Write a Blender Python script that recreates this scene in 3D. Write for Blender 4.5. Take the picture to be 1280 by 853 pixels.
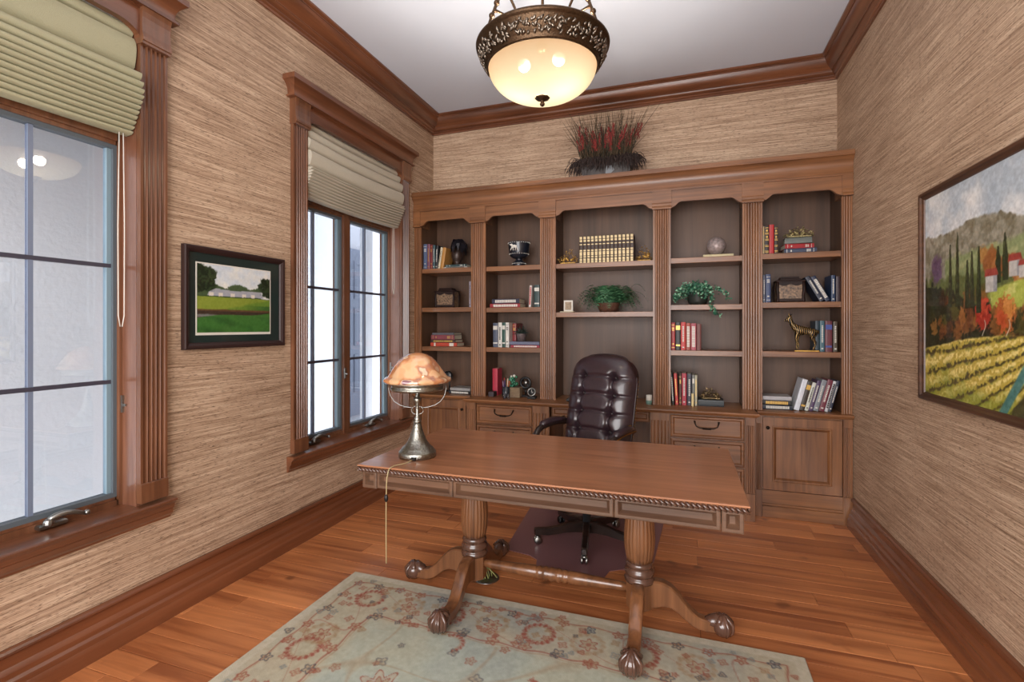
import bpy, bmesh, math, random
import numpy as np
from mathutils import Vector, Matrix
R = math.radians
PI = math.pi
sc = bpy.context.scene
col = sc.collection
for _o in list(bpy.data.objects): bpy.data.objects.remove(_o)
random.seed(7)

# ------------------------------------------------------------------ camera
EYE, YAW, FPX = 1.424, 0.332, 618.25          # eye height, turn to the left, focal length in 1280-wide pixels
XL, XR, YB, YF, H = -2.406, 1.15, 4.514, -1.5, 3.5327
cd = bpy.data.cameras.new('camera'); cam = bpy.data.objects.new('camera', cd); col.objects.link(cam)
cam.location = (0, 0, EYE); cam.rotation_euler = (PI/2, 0, YAW)
cd.sensor_width = 36; cd.lens = FPX/1280*36; cd.shift_y = -18.1/1280; cd.clip_start = .05
sc.camera = cam

# ------------------------------------------------------------------ world, lights, exposure
def lin(c):
    return tuple(((v/255)/12.92 if v/255 <= .04045 else ((v/255+.055)/1.055)**2.4) for v in c)
w = bpy.data.worlds.new('overcast_sky'); sc.world = w; w.use_nodes = True
w.node_tree.nodes['Background'].inputs[0].default_value = (.88, .94, 1.0, 1)
w.node_tree.nodes['Background'].inputs[1].default_value = 3.8
sc.view_settings.view_transform = 'Standard'; sc.view_settings.look = 'None'
sc.view_settings.gamma = 1; sc.view_settings.use_curve_mapping = False
sc.view_settings.exposure = 0.32
def area(name, loc, rot, sx, sy, e, c=(1, 1, 1)):
    l = bpy.data.lights.new(name, 'AREA'); l.shape = 'RECTANGLE'; l.size = sx; l.size_y = sy; l.energy = e; l.color = c
    o = bpy.data.objects.new(name, l); col.objects.link(o); o.location = loc; o.rotation_euler = rot
    return o
area('added_fill_light', (-.6, -1.75, 1.6), (R(90), 0, 0), 3.0, 2.6, 190, (1, .98, .97))  # added fill light behind the camera, shining in through the front opening
sun = bpy.data.lights.new('low_sun', 'SUN'); sun.energy = 10; sun.angle = R(22); sun.color = (1, .98, .95)
so = bpy.data.objects.new('low_sun', sun); col.objects.link(so); so.rotation_euler = Vector((-.26, 1, -.36)).to_track_quat('-Z', 'Y').to_euler()
LAMP_W = 52

# ------------------------------------------------------------------ materials
def newmat(name):
    m = bpy.data.materials.new(name); m.use_nodes = True
    nt = m.node_tree; return m, nt, nt.nodes, nt.links, nt.nodes['Principled BSDF']
def mat(name, rgb, rough=.5, metal=0., spec=.5, bump=0., bscale=60, var=0., coat=0., sheen=0., bdist=.004):
    m, nt, N, L, B = newmat(name)
    c = lin(rgb) + (1,)
    B.inputs['Base Color'].default_value = c; B.inputs['Roughness'].default_value = rough
    B.inputs['Metallic'].default_value = metal; B.inputs['Specular IOR Level'].default_value = spec
    B.inputs['Coat Weight'].default_value = coat; B.inputs['Sheen Weight'].default_value = sheen
    if bump or var:
        tc = N.new('ShaderNodeTexCoord'); no = N.new('ShaderNodeTexNoise'); no.inputs['Scale'].default_value = bscale; no.inputs['Detail'].default_value = 5
        L.new(tc.outputs['Object'], no.inputs['Vector'])
        if bump:
            b = N.new('ShaderNodeBump'); b.inputs['Strength'].default_value = bump; b.inputs['Distance'].default_value = bdist
            L.new(no.outputs['Fac'], b.inputs['Height']); L.new(b.outputs[0], B.inputs['Normal'])
        if var:
            r = N.new('ShaderNodeValToRGB'); e = r.color_ramp.elements
            e[0].position = .3; e[1].position = .7
            e[0].color = tuple(v*(1-var) for v in c[:3]) + (1,); e[1].color = tuple(min(1, v*(1+var)) for v in c[:3]) + (1,)
            L.new(no.outputs['Fac'], r.inputs[0]); L.new(r.outputs[0], B.inputs['Base Color'])
    return m
def wood(name, dark, light, axis=0, rough=.38, coat=.25, fine=1.0, rnd=0., knots=0., spec=.5):
    """procedural timber with the grain along one axis"""
    m, nt, N, L, B = newmat(name)
    tc = N.new('ShaderNodeTexCoord'); mp = N.new('ShaderNodeMapping')
    s = [26*fine]*3; s[axis] = 1.3*fine
    mp.inputs['Scale'].default_value = s
    L.new(tc.outputs['Object'], mp.inputs['Vector'])
    oi = N.new('ShaderNodeObjectInfo')
    if rnd:
        vm = N.new('ShaderNodeVectorMath'); vm.operation = 'SCALE'; vm.inputs[0].default_value = (17, 31, 13)
        L.new(oi.outputs['Random'], vm.inputs['Scale']); L.new(vm.outputs[0], mp.inputs['Location'])
    n1 = N.new('ShaderNodeTexNoise'); n1.inputs['Scale'].default_value = 1; n1.inputs['Detail'].default_value = 6; n1.inputs['Roughness'].default_value = .62; n1.inputs['Distortion'].default_value = .6
    L.new(mp.outputs[0], n1.inputs['Vector'])
    n2 = N.new('ShaderNodeTexNoise'); n2.inputs['Scale'].default_value = 2.2*fine; n2.inputs['Detail'].default_value = 2
    L.new(tc.outputs['Object'], n2.inputs['Vector'])
    ad = N.new('ShaderNodeMath'); ad.operation = 'MULTIPLY_ADD'; ad.inputs[1].default_value = .45; 
    L.new(n2.outputs['Fac'], ad.inputs[0]); L.new(n1.outputs['Fac'], ad.inputs[2])
    sb = N.new('ShaderNodeMath'); sb.operation = 'SUBTRACT'; sb.inputs[1].default_value = .22; L.new(ad.outputs[0], sb.inputs[0])
    src = sb.outputs[0]
    if rnd:
        a2 = N.new('ShaderNodeMath'); a2.operation = 'MULTIPLY_ADD'; a2.inputs[1].default_value = rnd
        L.new(oi.outputs['Random'], a2.inputs[0]); L.new(src, a2.inputs[2])
        a3 = N.new('ShaderNodeMath'); a3.operation = 'SUBTRACT'; a3.inputs[1].default_value = rnd/2; L.new(a2.outputs[0], a3.inputs[0]); src = a3.outputs[0]
    r = N.new('ShaderNodeValToRGB'); e = r.color_ramp.elements
    e[0].position = .28; e[0].color = lin(dark)+(1,); e[1].position = .72; e[1].color = lin(light)+(1,)
    L.new(src, r.inputs[0]); out = r.outputs[0]
    if knots:
        vo = N.new('ShaderNodeTexNoise'); vo.inputs['Scale'].default_value = 5; L.new(tc.outputs['Object'], vo.inputs['Vector'])
        kr = N.new('ShaderNodeValToRGB'); kr.color_ramp.elements[0].position = .66; kr.color_ramp.elements[1].position = .74
        kr.color_ramp.elements[0].color = (0, 0, 0, 1); kr.color_ramp.elements[1].color = (knots,)*3+(1,)
        L.new(vo.outputs['Fac'], kr.inputs[0])
        mx = N.new('ShaderNodeMix'); mx.data_type = 'RGBA'; L.new(kr.outputs[0], mx.inputs[0]); L.new(out, mx.inputs[6]); mx.inputs[7].default_value = tuple(v*.45 for v in lin(dark))+(1,)
        out = mx.outputs[2]
    L.new(out, B.inputs['Base Color'])
    b = N.new('ShaderNodeBump'); b.inputs['Strength'].default_value = .12; b.inputs['Distance'].default_value = .002
    L.new(n1.outputs['Fac'], b.inputs['Height']); L.new(b.outputs[0], B.inputs['Normal'])
    B.inputs['Roughness'].default_value = rough; B.inputs['Coat Weight'].default_value = coat; B.inputs['Coat Roughness'].default_value = .22
    B.inputs['Specular IOR Level'].default_value = spec
    return m
def grasscloth(name, axis):
    """woven reed wallpaper: long thin horizontal fibres"""
    m, nt, N, L, B = newmat(name)
    tc = N.new('ShaderNodeTexCoord')
    def nz(sc_along, sc_up, detail=3, dist=0.):
        mp = N.new('ShaderNodeMapping'); s = [sc_along]*3; s[2] = sc_up; s[1-axis] = 1
        mp.inputs['Scale'].default_value = s; L.new(tc.outputs['Object'], mp.inputs['Vector'])
        n = N.new('ShaderNodeTexNoise'); n.inputs['Scale'].default_value = 1; n.inputs['Detail'].default_value = detail; n.inputs['Distortion'].default_value = dist
        n.inputs['Roughness'].default_value = .6
        L.new(mp.outputs[0], n.inputs['Vector']); return n.outputs['Fac']
    a = nz(3.2, 210, 4, 0); c = nz(1.2, 70, 2); d = nz(34, 380, 1); f = nz(1.3, 1.6, 2)
    r = N.new('ShaderNodeValToRGB'); e = r.color_ramp.elements
    e[0].position = .26; e[0].color = lin((118, 91, 70))+(1,)
    e[1].position = .68; e[1].color = lin((214, 188, 161))+(1,)
    x = e.new(.44); x.color = lin((168, 139, 114))+(1,); x = e.new(.55); x.color = lin((190, 162, 136))+(1,)
    s1 = N.new('ShaderNodeMath'); s1.operation = 'MULTIPLY_ADD'; s1.inputs[1].default_value = .2; L.new(c, s1.inputs[0]); L.new(a, s1.inputs[2])
    s2 = N.new('ShaderNodeMath'); s2.operation = 'MULTIPLY_ADD'; s2.inputs[1].default_value = .22; L.new(f, s2.inputs[0]); L.new(s1.outputs[0], s2.inputs[2])
    s3 = N.new('ShaderNodeMath'); s3.operation = 'SUBTRACT'; s3.inputs[1].default_value = .21; L.new(s2.outputs[0], s3.inputs[0])
    L.new(s3.outputs[0], r.inputs[0])
    # short dark nicks
    k = N.new('ShaderNodeValToRGB'); k.color_ramp.elements[0].position = .60; k.color_ramp.elements[1].position = .68
    k.color_ramp.elements[1].color = (.75,)*3+(1,)
    L.new(d, k.inputs[0]); mx = N.new('ShaderNodeMix'); mx.data_type = 'RGBA'
    L.new(k.outputs[0], mx.inputs[0]); L.new(r.outputs[0], mx.inputs[6]); mx.inputs[7].default_value = lin((84, 60, 44))+(1,)
    L.new(mx.outputs[2], B.inputs['Base Color'])
    b = N.new('ShaderNodeBump'); b.inputs['Strength'].default_value = .55; b.inputs['Distance'].default_value = .003
    L.new(a, b.inputs['Height']); L.new(b.outputs[0], B.inputs['Normal'])
    B.inputs['Roughness'].default_value = .62; B.inputs['Specular IOR Level'].default_value = .35
    return m
def paint(name, rough=.5, coat=0., bump=0.):
    """colour print carried by the mesh"""
    m, nt, N, L, B = newmat(name)
    a = N.new('ShaderNodeVertexColor'); a.layer_name = 'print'
    L.new(a.outputs[0], B.inputs['Base Color']); B.inputs['Roughness'].default_value = rough; B.inputs['Coat Weight'].default_value = coat
    if bump:
        tc = N.new('ShaderNodeTexCoord'); no = N.new('ShaderNodeTexNoise'); no.inputs['Scale'].default_value = 350; L.new(tc.outputs['Object'], no.inputs['Vector'])
        b = N.new('ShaderNodeBump'); b.inputs['Strength'].default_value = bump; b.inputs['Distance'].default_value = .003
        L.new(no.outputs['Fac'], b.inputs['Height']); L.new(b.outputs[0], B.inputs['Normal'])
    return m
def glass(name, tint=(1, 1, 1), rough=0.0):
    m, nt, N, L, B = newmat(name); N.remove(B)
    t = N.new('ShaderNodeBsdfTransparent'); t.inputs[0].default_value = tint+(1,)
    g = N.new('ShaderNodeBsdfGlossy'); g.inputs['Roughness'].default_value = rough
    f = N.new('ShaderNodeLayerWeight'); f.inputs[0].default_value = .5
    pw = N.new('ShaderNodeMath'); pw.operation = 'POWER'; pw.inputs[1].default_value = 5.; L.new(f.outputs['Facing'], pw.inputs[0])
    ma = N.new('ShaderNodeMath'); ma.operation = 'MULTIPLY_ADD'; ma.inputs[1].default_value = .90; ma.inputs[2].default_value = .09; L.new(pw.outputs[0], ma.inputs[0])
    mx = N.new('ShaderNodeMixShader'); L.new(ma.outputs[0], mx.inputs[0]); L.new(t.outputs[0], mx.inputs[1]); L.new(g.outputs[0], mx.inputs[2])
    L.new(mx.outputs[0], N['Material Output'].inputs[0]); return m

CAB_D, CAB_L = (92, 57, 34), (146, 98, 61)
M = {}
M['case_v'] = wood('stained_maple_upright', CAB_D, CAB_L, 2)
M['case_h'] = wood('stained_maple_level', CAB_D, CAB_L, 0)
M['case_back'] = wood('bookcase_back_maple', (70, 48, 34), (102, 73, 53), 2, rough=.5, coat=.05, fine=.4)
M['trim_y'] = wood('dark_stained_trim_along_wall', (82, 46, 28), (130, 80, 52), 1, rough=.3, coat=.5, fine=.6)
M['trim_x'] = wood('dark_stained_trim_back', (82, 46, 28), (130, 80, 52), 0, rough=.34)
M['trim_z'] = wood('dark_stained_trim_upright', (80, 48, 31), (124, 80, 54), 2, rough=.3, coat=.45)
M['jamb'] = wood('glossy_jamb_wood', (92, 56, 40), (132, 88, 66), 2, rough=.16, coat=1.0)
M['base'] = wood('baseboard_wood', (84, 46, 28), (128, 76, 48), 1, rough=.26, coat=.6, fine=.45)
M['basex'] = wood('baseboard_wood_back', (74, 40, 25), (112, 64, 40), 0, rough=.32)
M['desk_h'] = wood('desk_top_wood', (136, 88, 60), (182, 124, 88), 0, rough=.3, coat=.5)
M['desk_a'] = wood('desk_apron_wood', (72, 50, 38), (112, 82, 62), 0, rough=.3, coat=.4)
M['desk_leg'] = wood('desk_pedestal_wood', (84, 52, 32), (134, 88, 56), 2, rough=.28, coat=.5)
M['desk_dark'] = wood('desk_carved_dark', (60, 40, 31), (100, 68, 54), 2, rough=.22, coat=.6)
M['floor'] = wood('hardwood_floor_planks', (138, 77, 44), (208, 134, 82), 0, rough=.32, coat=.2, fine=.62, rnd=.26, knots=.75)
M['gap'] = mat('dark_floor_gap', (42, 22, 12), .8)
M['grassY'] = grasscloth('grasscloth_side', 1)
M['grassX'] = grasscloth('grasscloth_back', 0)
M['ceil'] = mat('ceiling_paint', (210, 218, 232), .9, spec=.2)
M['stucco'] = mat('exterior_stucco', (214, 214, 216), .95, bump=1.0, bscale=34, spec=.1, bdist=.0025)
M['concrete'] = mat('exterior_concrete', (200, 200, 200), .9)
M['doorpaint'] = mat('grey_blue_door_paint', (74, 78, 92), .6)
M['stucco_d'] = mat('shaded_recess_stucco', (128, 128, 134), .95)  # darker copy of the stucco, recess shade put into its colour
M['muntin'] = mat('bronze_muntin', (62, 60, 72), .4)
M['muntin_v'] = mat('blue_grey_muntin', (112, 122, 142), .4)
M['gasket'] = mat('grey_window_gasket', (84, 92, 98), .5)
M['spacer'] = mat('pale_blue_sash_spacer', (124, 146, 156), .4)
M['pane'] = glass('clear_window_pane', (.93, .96, 1.0))
M['chrome'] = mat('brushed_nickel', (150, 150, 146), .3, 1)
M['pewter'] = mat('antique_pewter', (150, 150, 142), .3, 1, bump=.6, bscale=120, var=.25)
M['bronze'] = mat('aged_bronze', (78, 60, 44), .38, .9, bump=.4, bscale=150, var=.35)
M['relief'] = mat('silvered_relief', (132, 122, 110), .3, .95, bump=1, bscale=90, var=.6)
M['iron'] = mat('dark_pull_metal', (40, 30, 24), .4, .8)
M['linen1'] = mat('olive_linen', (166, 162, 132), .9, bump=.5, bscale=400, var=.06)
M['linen2'] = mat('oatmeal_linen', (190, 182, 164), .9, bump=.5, bscale=400, var=.06)
M['leather'] = mat('oxblood_leather', (44, 29, 35), .34, spec=.6, bump=.05, bscale=60, var=.3, coat=.3)
M['leather_d'] = mat('oxblood_leather_piping', (36, 18, 20), .4)
M['brass'] = mat('brass', (176, 138, 74), .35, 1)
M['gold'] = mat('gilded', (196, 158, 86), .45, .7, bump=1, bscale=120, var=.5)
M['black'] = mat('black_plastic', (18, 18, 20), .35)
M['blackwood'] = wood('black_stained_wood', (24, 16, 14), (46, 30, 24), 0, rough=.3)
M['cream'] = mat('page_edges', (206, 196, 172), .8, bump=.4, bscale=500)
M['white'] = mat('white_matte', (214, 210, 200), .6)
M['chairmat'] = mat('smoky_violet_chair_mat', (124, 86, 88), .3, spec=.6)

# ------------------------------------------------------------------ mesh helpers
ORG = {}
class G:
    def __init__(s): s.v = []; s.f = []; s.m = []; s.sm = []
    def add(s, vs, fs, mi=0, sm=False):
        n = len(s.v); s.v += [tuple(p) for p in vs]; s.f += [tuple(i+n for i in f) for f in fs]; s.m += [mi]*len(fs); s.sm += [sm]*len(fs)
        return s
    def box(s, x0, x1, y0, y1, z0, z1, mi=0, F=None, b=0):
        x0, x1 = sorted((x0, x1)); y0, y1 = sorted((y0, y1)); z0, z1 = sorted((z0, z1))
        if b:
            vs = []
            for (zz, i) in ((z0, b), (z0+b, 0), (z1-b, 0), (z1, b)):
                vs += [(x0+i, y0+i, zz), (x1-i, y0+i, zz), (x1-i, y1-i, zz), (x0+i, y1-i, zz)]
            fs = [(3, 2, 1, 0), (12, 13, 14, 15)]
            for k in range(3):
                for j in range(4): a = k*4+j; c = k*4+(j+1) % 4; fs.append((a, c, c+4, a+4))
        else:
            vs = [(x, y, z) for z in (z0, z1) for (x, y) in ((x0, y0), (x1, y0), (x1, y1), (x0, y1))]
            fs = [(3, 2, 1, 0), (4, 5, 6, 7), (0, 1, 5, 4), (1, 2, 6, 5), (2, 3, 7, 6), (3, 0, 4, 7)]
        if F: vs = [F(*p) for p in vs]
        return s.add(vs, fs, mi)
    def poly(s, pts, a, b, F, mi=0):
        """closed 2-D outline pts swept from a to b; F(p, q, t) gives the point"""
        n = len(pts); vs = [F(p, q, a) for p, q in pts]+[F(p, q, b) for p, q in pts]
        fs = [tuple(range(n))[::-1], tuple(range(n, 2*n))]+[(i, (i+1) % n, (i+1) % n+n, i+n) for i in range(n)]
        return s.add(vs, fs, mi)
    def mould(s, prof, a, b, F, ma=0, mb=0, mi=0):
        """profile of (out, up) points run from a to b with mitred ends; F(along, out, up)"""
        n = len(prof); vs = [F(a+ma*o, o, z) for o, z in prof]+[F(b+mb*o, o, z) for o, z in prof]
        fs = [tuple(range(n))[::-1], tuple(range(n, 2*n))]+[(i, (i+1) % n, (i+1) % n+n, i+n) for i in range(n)]
        return s.add(vs, fs, mi)
    def lathe(s, prof, c=(0, 0, 0), seg=32, mi=0, fn=None, cap=True, sm=True):
        vs = []; fs = []; n = len(prof)
        for k in range(seg):
            a = 2*PI*k/seg
            for j, (r, z) in enumerate(prof):
                rr = r if not fn else fn(r, z, a)
                vs.append((c[0]+rr*math.cos(a), c[1]+rr*math.sin(a), c[2]+z))
        for k in range(seg):
            for j in range(n-1):
                a = k*n+j; b = ((k+1) % seg)*n+j; fs.append((a, b, b+1, a+1))
        if cap:
            fs.append(tuple(k*n for k in range(seg))[::-1]); fs.append(tuple(k*n+n-1 for k in range(seg)))
        return s.add(vs, fs, mi, sm)
    def tube(s, path, r, seg=8, mi=0, cap=True, flat=1.0):
        path = [Vector(p) for p in path]; n = len(path); vs = []; fs = []
        rr = r if hasattr(r, '__len__') else [r]*n
        up = Vector((0, 0, 1)); prev = None
        for i, p in enumerate(path):
            t = (path[min(i+1, n-1)]-path[max(i-1, 0)]).normalized()
            if prev is None:
                u = t.cross(up); u = t.cross(Vector((1, 0, 0))) if u.length < 1e-3 else u
                u.normalize()
            else:
                u = (prev-t*prev.dot(t)); u = u.normalized() if u.length > 1e-6 else prev
            prev = u; v = t.cross(u)
            for k in range(seg):
                a = 2*PI*k/seg; vs.append(p+u*math.cos(a)*rr[i]+v*math.sin(a)*rr[i]*flat)
        for i in range(n-1):
            for k in range(seg): a = i*seg+k; b = i*seg+(k+1) % seg; fs.append((a, b, b+seg, a+seg))
        if cap: fs += [tuple(range(seg))[::-1], tuple(range((n-1)*seg, n*seg))]
        return s.add(vs, fs, mi, True)
    def grid(s, nu, nv, fn, mi=0, sm=True, closeu=False):
        vs = [fn(i/(nu-(0 if closeu else 1)), j/(nv-1)) for i in range(nu) for j in range(nv)]; fs = []
        for i in range(nu if closeu else nu-1):
            for j in range(nv-1): a = i*nv+j; b = ((i+1) % nu)*nv+j; fs.append((a, b, b+1, a+1))
        return s.add(vs, fs, mi, sm)
    def nested(s, x0, x1, z0, z1, steps, F, mi=0):
        """panelled face: rectangles (inset, depth) joined ring by ring; F(x, depth, z)"""
        vs = []; fs = []
        for i, d in steps: vs += [F(x0+i, d, z0+i), F(x1-i, d, z0+i), F(x1-i, d, z1-i), F(x0+i, d, z1-i)]
        n = len(steps)
        for k in range(n-1):
            for j in range(4): a = k*4+j; c = k*4+(j+1) % 4; fs.append((a, c, c+4, a+4))
        fs.append((4*n-4, 4*n-3, 4*n-2, 4*n-1)); fs.append((3, 2, 1, 0))
        return s.add(vs, fs, mi)
    def ball(s, c, r, seg=16, rings=10, mi=0, sq=(1, 1, 1)):
        def fn(u, v):
            a = 2*PI*u; b = -PI/2+PI*v
            return (c[0]+r*sq[0]*math.cos(b)*math.cos(a), c[1]+r*sq[1]*math.cos(b)*math.sin(a), c[2]+r*sq[2]*math.sin(b))
        return s.grid(seg, rings, fn, mi, True, True)
    def move(s, T):
        s.v = [tuple(T @ Vector(p)) for p in s.v]; return s
def obj(name, g, mats, parent=None, local=False, recalc=True):
    me = bpy.data.meshes.new(name)
    og = ORG.get(parent.name, Vector((0, 0, 0))) if parent is not None and not local else Vector((0, 0, 0))
    vs = [(p[0]-og[0], p[1]-og[1], p[2]-og[2]) for p in g.v]
    me.from_pydata(vs, [], g.f); me.update()
    if recalc and len(g.f) < 60000:
        bm = bmesh.new(); bm.from_mesh(me); bmesh.ops.recalc_face_normals(bm, faces=bm.faces); bm.to_mesh(me); bm.free()
    for m in (mats if isinstance(mats, (list, tuple)) else [mats]): me.materials.append(m)
    me.polygons.foreach_set('material_index', g.m); me.polygons.foreach_set('use_smooth', g.sm); me.update()
    o = bpy.data.objects.new(name, me); col.objects.link(o)
    if parent is not None: o.parent = parent
    ORG[o.name] = og.copy(); return o
def smooth_angle(o, ang=40):
    me = o.data
    me.polygons.foreach_set('use_smooth', [True]*len(me.polygons))
    bm = bmesh.new(); bm.from_mesh(me)
    for e in bm.edges:
        if len(e.link_faces) != 2 or e.calc_face_angle(0) > R(ang): e.smooth = False
    bm.to_mesh(me); bm.free(); return o
LABELS = {}
def tag(o, label, cat, group=None):
    assert label not in LABELS, label
    assert 4 <= len(label.split()) <= 16, (len(label.split()), label)
    LABELS[label] = 1
    o['label'] = label; o['category'] = cat
    if group: o['group'] = group
    return o
def struct(o): o['kind'] = 'structure'; return o
def empty(name, loc, rot=(0, 0, 0)):
    o = bpy.data.objects.new(name, None); col.objects.link(o); o.location = loc; o.rotation_euler = rot; o.empty_display_size = .1
    ORG[o.name] = Vector(loc); return o
def thing(name, loc, label, cat, group=None, rot=(0, 0, 0)): return tag(empty(name, loc, rot), label, cat, group)
def arc(p0, p1, p2, n=10):
    """quadratic curve points"""
    return [tuple((1-t)**2*a+2*t*(1-t)*b+t*t*c for a, b, c in zip(p0, p1, p2)) for t in [i/n for i in range(n+1)]]
def FL(a, d, z): return (XL+d, a, z)        # along the left wall
def FR(a, d, z): return (XR-d, a, z)
def FB(a, d, z): return (a, YB-d, z)
CA, SA = math.cos(YAW), math.sin(YAW)
def ux(u, Y):
    """x of an upright line on the plane y = Y (surveyed from the photograph)"""
    l = (u-640)/FPX; return Y*(l*CA-SA)/(l*SA+CA)
def uz(u, v, Y):
    l = (u-640)/FPX; return EYE-Y*(v-408.4)/FPX/(l*SA+CA)

# ================================================================== THE ROOM
W1A, W1B = .430, 1.607      # opening of window_1 along the wall
W2A, W2B = 2.691, 3.868
WZ0, WZ1 = .585, 2.86
fl = struct(obj('floor', G().box(XL-.1, XR+.1, YF-.1, YB+.1, -.06, -.005), M['gap']))
rng = random.Random(3)
k0 = -23
for k in range(k0, 24):
    y0 = 1.5+.127*k; y1 = y0+.127
    if y0 > YB: break
    x = XL-rng.uniform(.0, .9)
    while x < XR:
        ln = rng.uniform(.75, 1.75); a, b = max(x, XL), min(x+ln, XR)
        if b-a > .02:
            g = G().box(a+.0008, b-.0008, y0+.0013, min(y1, YB)-.0013, -.005, rng.uniform(-.0004, .0004), b=.0012)
            obj('plank', g, M['floor'], fl)
        x += ln
struct(obj('ceiling', G().box(XL-.1, XR+.1, YF-.1, YB+.1, H, H+.08), M['ceil']))
g = G()
q = .018
for a, b, z0, z1 in ((YF-.1, W1A-q, 0, H), (W1B+q, W2A-q, 0, H), (W2B+q, YB+.1, 0, H), (W1A-q, W1B+q, 0, WZ0-.018), (W1A-q, W1B+q, WZ1-.002, H), (W2A-q, W2B+q, 0, WZ0-.018), (W2A-q, W2B+q, WZ1-.002, H)):
    g.box(XL-.2, XL, a, b, z0, z1)
struct(obj('wall_left', g, M['grassY']))
struct(obj('wall_right', G().box(XR, XR+.12, YF-.1, YB+.1, 0, H), M['grassY']))
struct(obj('wall_back', G().box(XL, XR, YB, YB+.1, 0, H), M['grassX']))
g = G(); g.box(XL, -2.1, YF-.1, YF, 0, H); g.box(.9, XR, YF-.1, YF, 0, H); g.box(-2.1, .9, YF-.1, YF, 2.9, H)
struct(obj('wall_front', g, M['grassX']))
g = G(); g.box(-2.55, 2.0, -3.1, -3.0, 0, 3.2); g.box(-2.6, -2.5, -3.1, -1.6, 0, 3.2); g.box(2.0, 2.1, -3.1, -1.6, 0, 3.2)  # unseen box added behind the fill light to keep the sky out
struct(obj('wall_sky_block', g, M['ceil'])); struct(obj('ceiling_sky_block', G().box(-2.6, 2.1, -3.1, -1.605, 3.2, 3.26), M['ceil'])); struct(obj('floor_sky_block', G().box(-2.6, 2.1, -3.1, -1.605, -.06, -.001), M['floor']))

BASE = [(0, .2114), (.008, .2114), (.018, .208), (.025, .200), (.026, .193), (.022, .186), (.012, .183), (.012, .140), (.022, .128), (.026, .122), (.026, .102), (.036, .092), (.038, .086), (.038, .070), (.046, .060), (.048, .054), (.048, 0), (0, 0)]
smooth = lambda o: smooth_angle(o, 24)
struct(smooth(obj('baseboard_left', G().mould(BASE, YF, 4.119, FL), M['base'])))
struct(smooth(obj('baseboard_right', G().mould(BASE, YF, 4.088, FR), M['base'])))
def cove(a, b, n, bulge=0):
    return [(a[0]+(b[0]-a[0])*t-bulge*math.sin(PI*t)*(b[1]-a[1]), a[1]+(b[1]-a[1])*t+bulge*math.sin(PI*t)*(b[0]-a[0])) for t in [i/n for i in range(n+1)]]
CR = [(0, 3.3685), (.014, 3.3685), (.014, 3.382), (.02, 3.384), (.026, 3.391), (.026, 3.397), (.02, 3.4), (.024, 3.402)]+cove((.026, 3.404), (.044, 3.424), 4, -.15)+[(.05, 3.424), (.05, 3.43)] + \
     cove((.052, 3.432), (.108, 3.5), 8, -.12)+[(.114, 3.5), (.114, 3.509), (.12, 3.511), (.131, 3.52), (.131, H), (0, H)]
struct(smooth(obj('trim_1', G().mould(CR, YF, YB, FL, 1, -1), M['trim_y'])))
struct(smooth(obj('trim_2', G().mould(CR, YF, YB, FR, 1, -1), M['trim_y'])))
struct(smooth(obj('trim_3', G().mould(CR, XL, XR, FB, 1, -1), M['trim_x'])))

# ------------------------------------------------------------------ outside
wl = G().box(-4.1, -3.9, -4, 4.95, -.3, 3.195).box(-5.36, -4.1, 4.75, 4.95, -.3, 3.195)  # second box: unseen return wall, added to keep sun off the recess
tag(obj('stucco_wall', wl, M['stucco']), 'pale textured stucco wall standing outside beyond the window glass', 'wall')
tag(obj('stucco_column', G().box(-4.1, -3.9, 5.62, 5.8, -.3, 3.195), M['stucco']), 'narrow stucco pier outside, seen through the far sash', 'column')
t = thing('entrance_door', (-5.3, 6.5, -.1), 'dim grey blue panelled door outside beyond the second window', 'door')
obj('door_leaf', G().box(-5.36, -5.3, 5.0, 9.2, -.1, 2.75), M['doorpaint'], t)
for z in (.3, 1.1, 1.9):
    g = G()
    for y in (5.1, 6.1, 7.1, 8.1):
        g.nested(y, y+.9, z, z+.65, [(0, 0), (0, .012), (.05, .02), (.08, .004)], lambda a, d, z: (-5.3+d, a, z))
    obj('door_panel', g, M['doorpaint'], t)
tag(obj('patio_slab', G().box(-9, -2.62, -8, 11, -.34, -.3), M['concrete']), 'pale concrete patio outside below the windows', 'paving')
tag(obj('eave', G().box(-4.6, -2.62, -.6, 11, 3.2, 3.3), M['stucco']), 'pale eave overhanging the patio outside the windows', 'roof')
tag(obj('recess_wall', G().box(-5.5, -5.37, 3, 11, -.3, 3.6), M['stucco_d']), 'shaded stucco wall around the grey blue door outside', 'wall')

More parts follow.
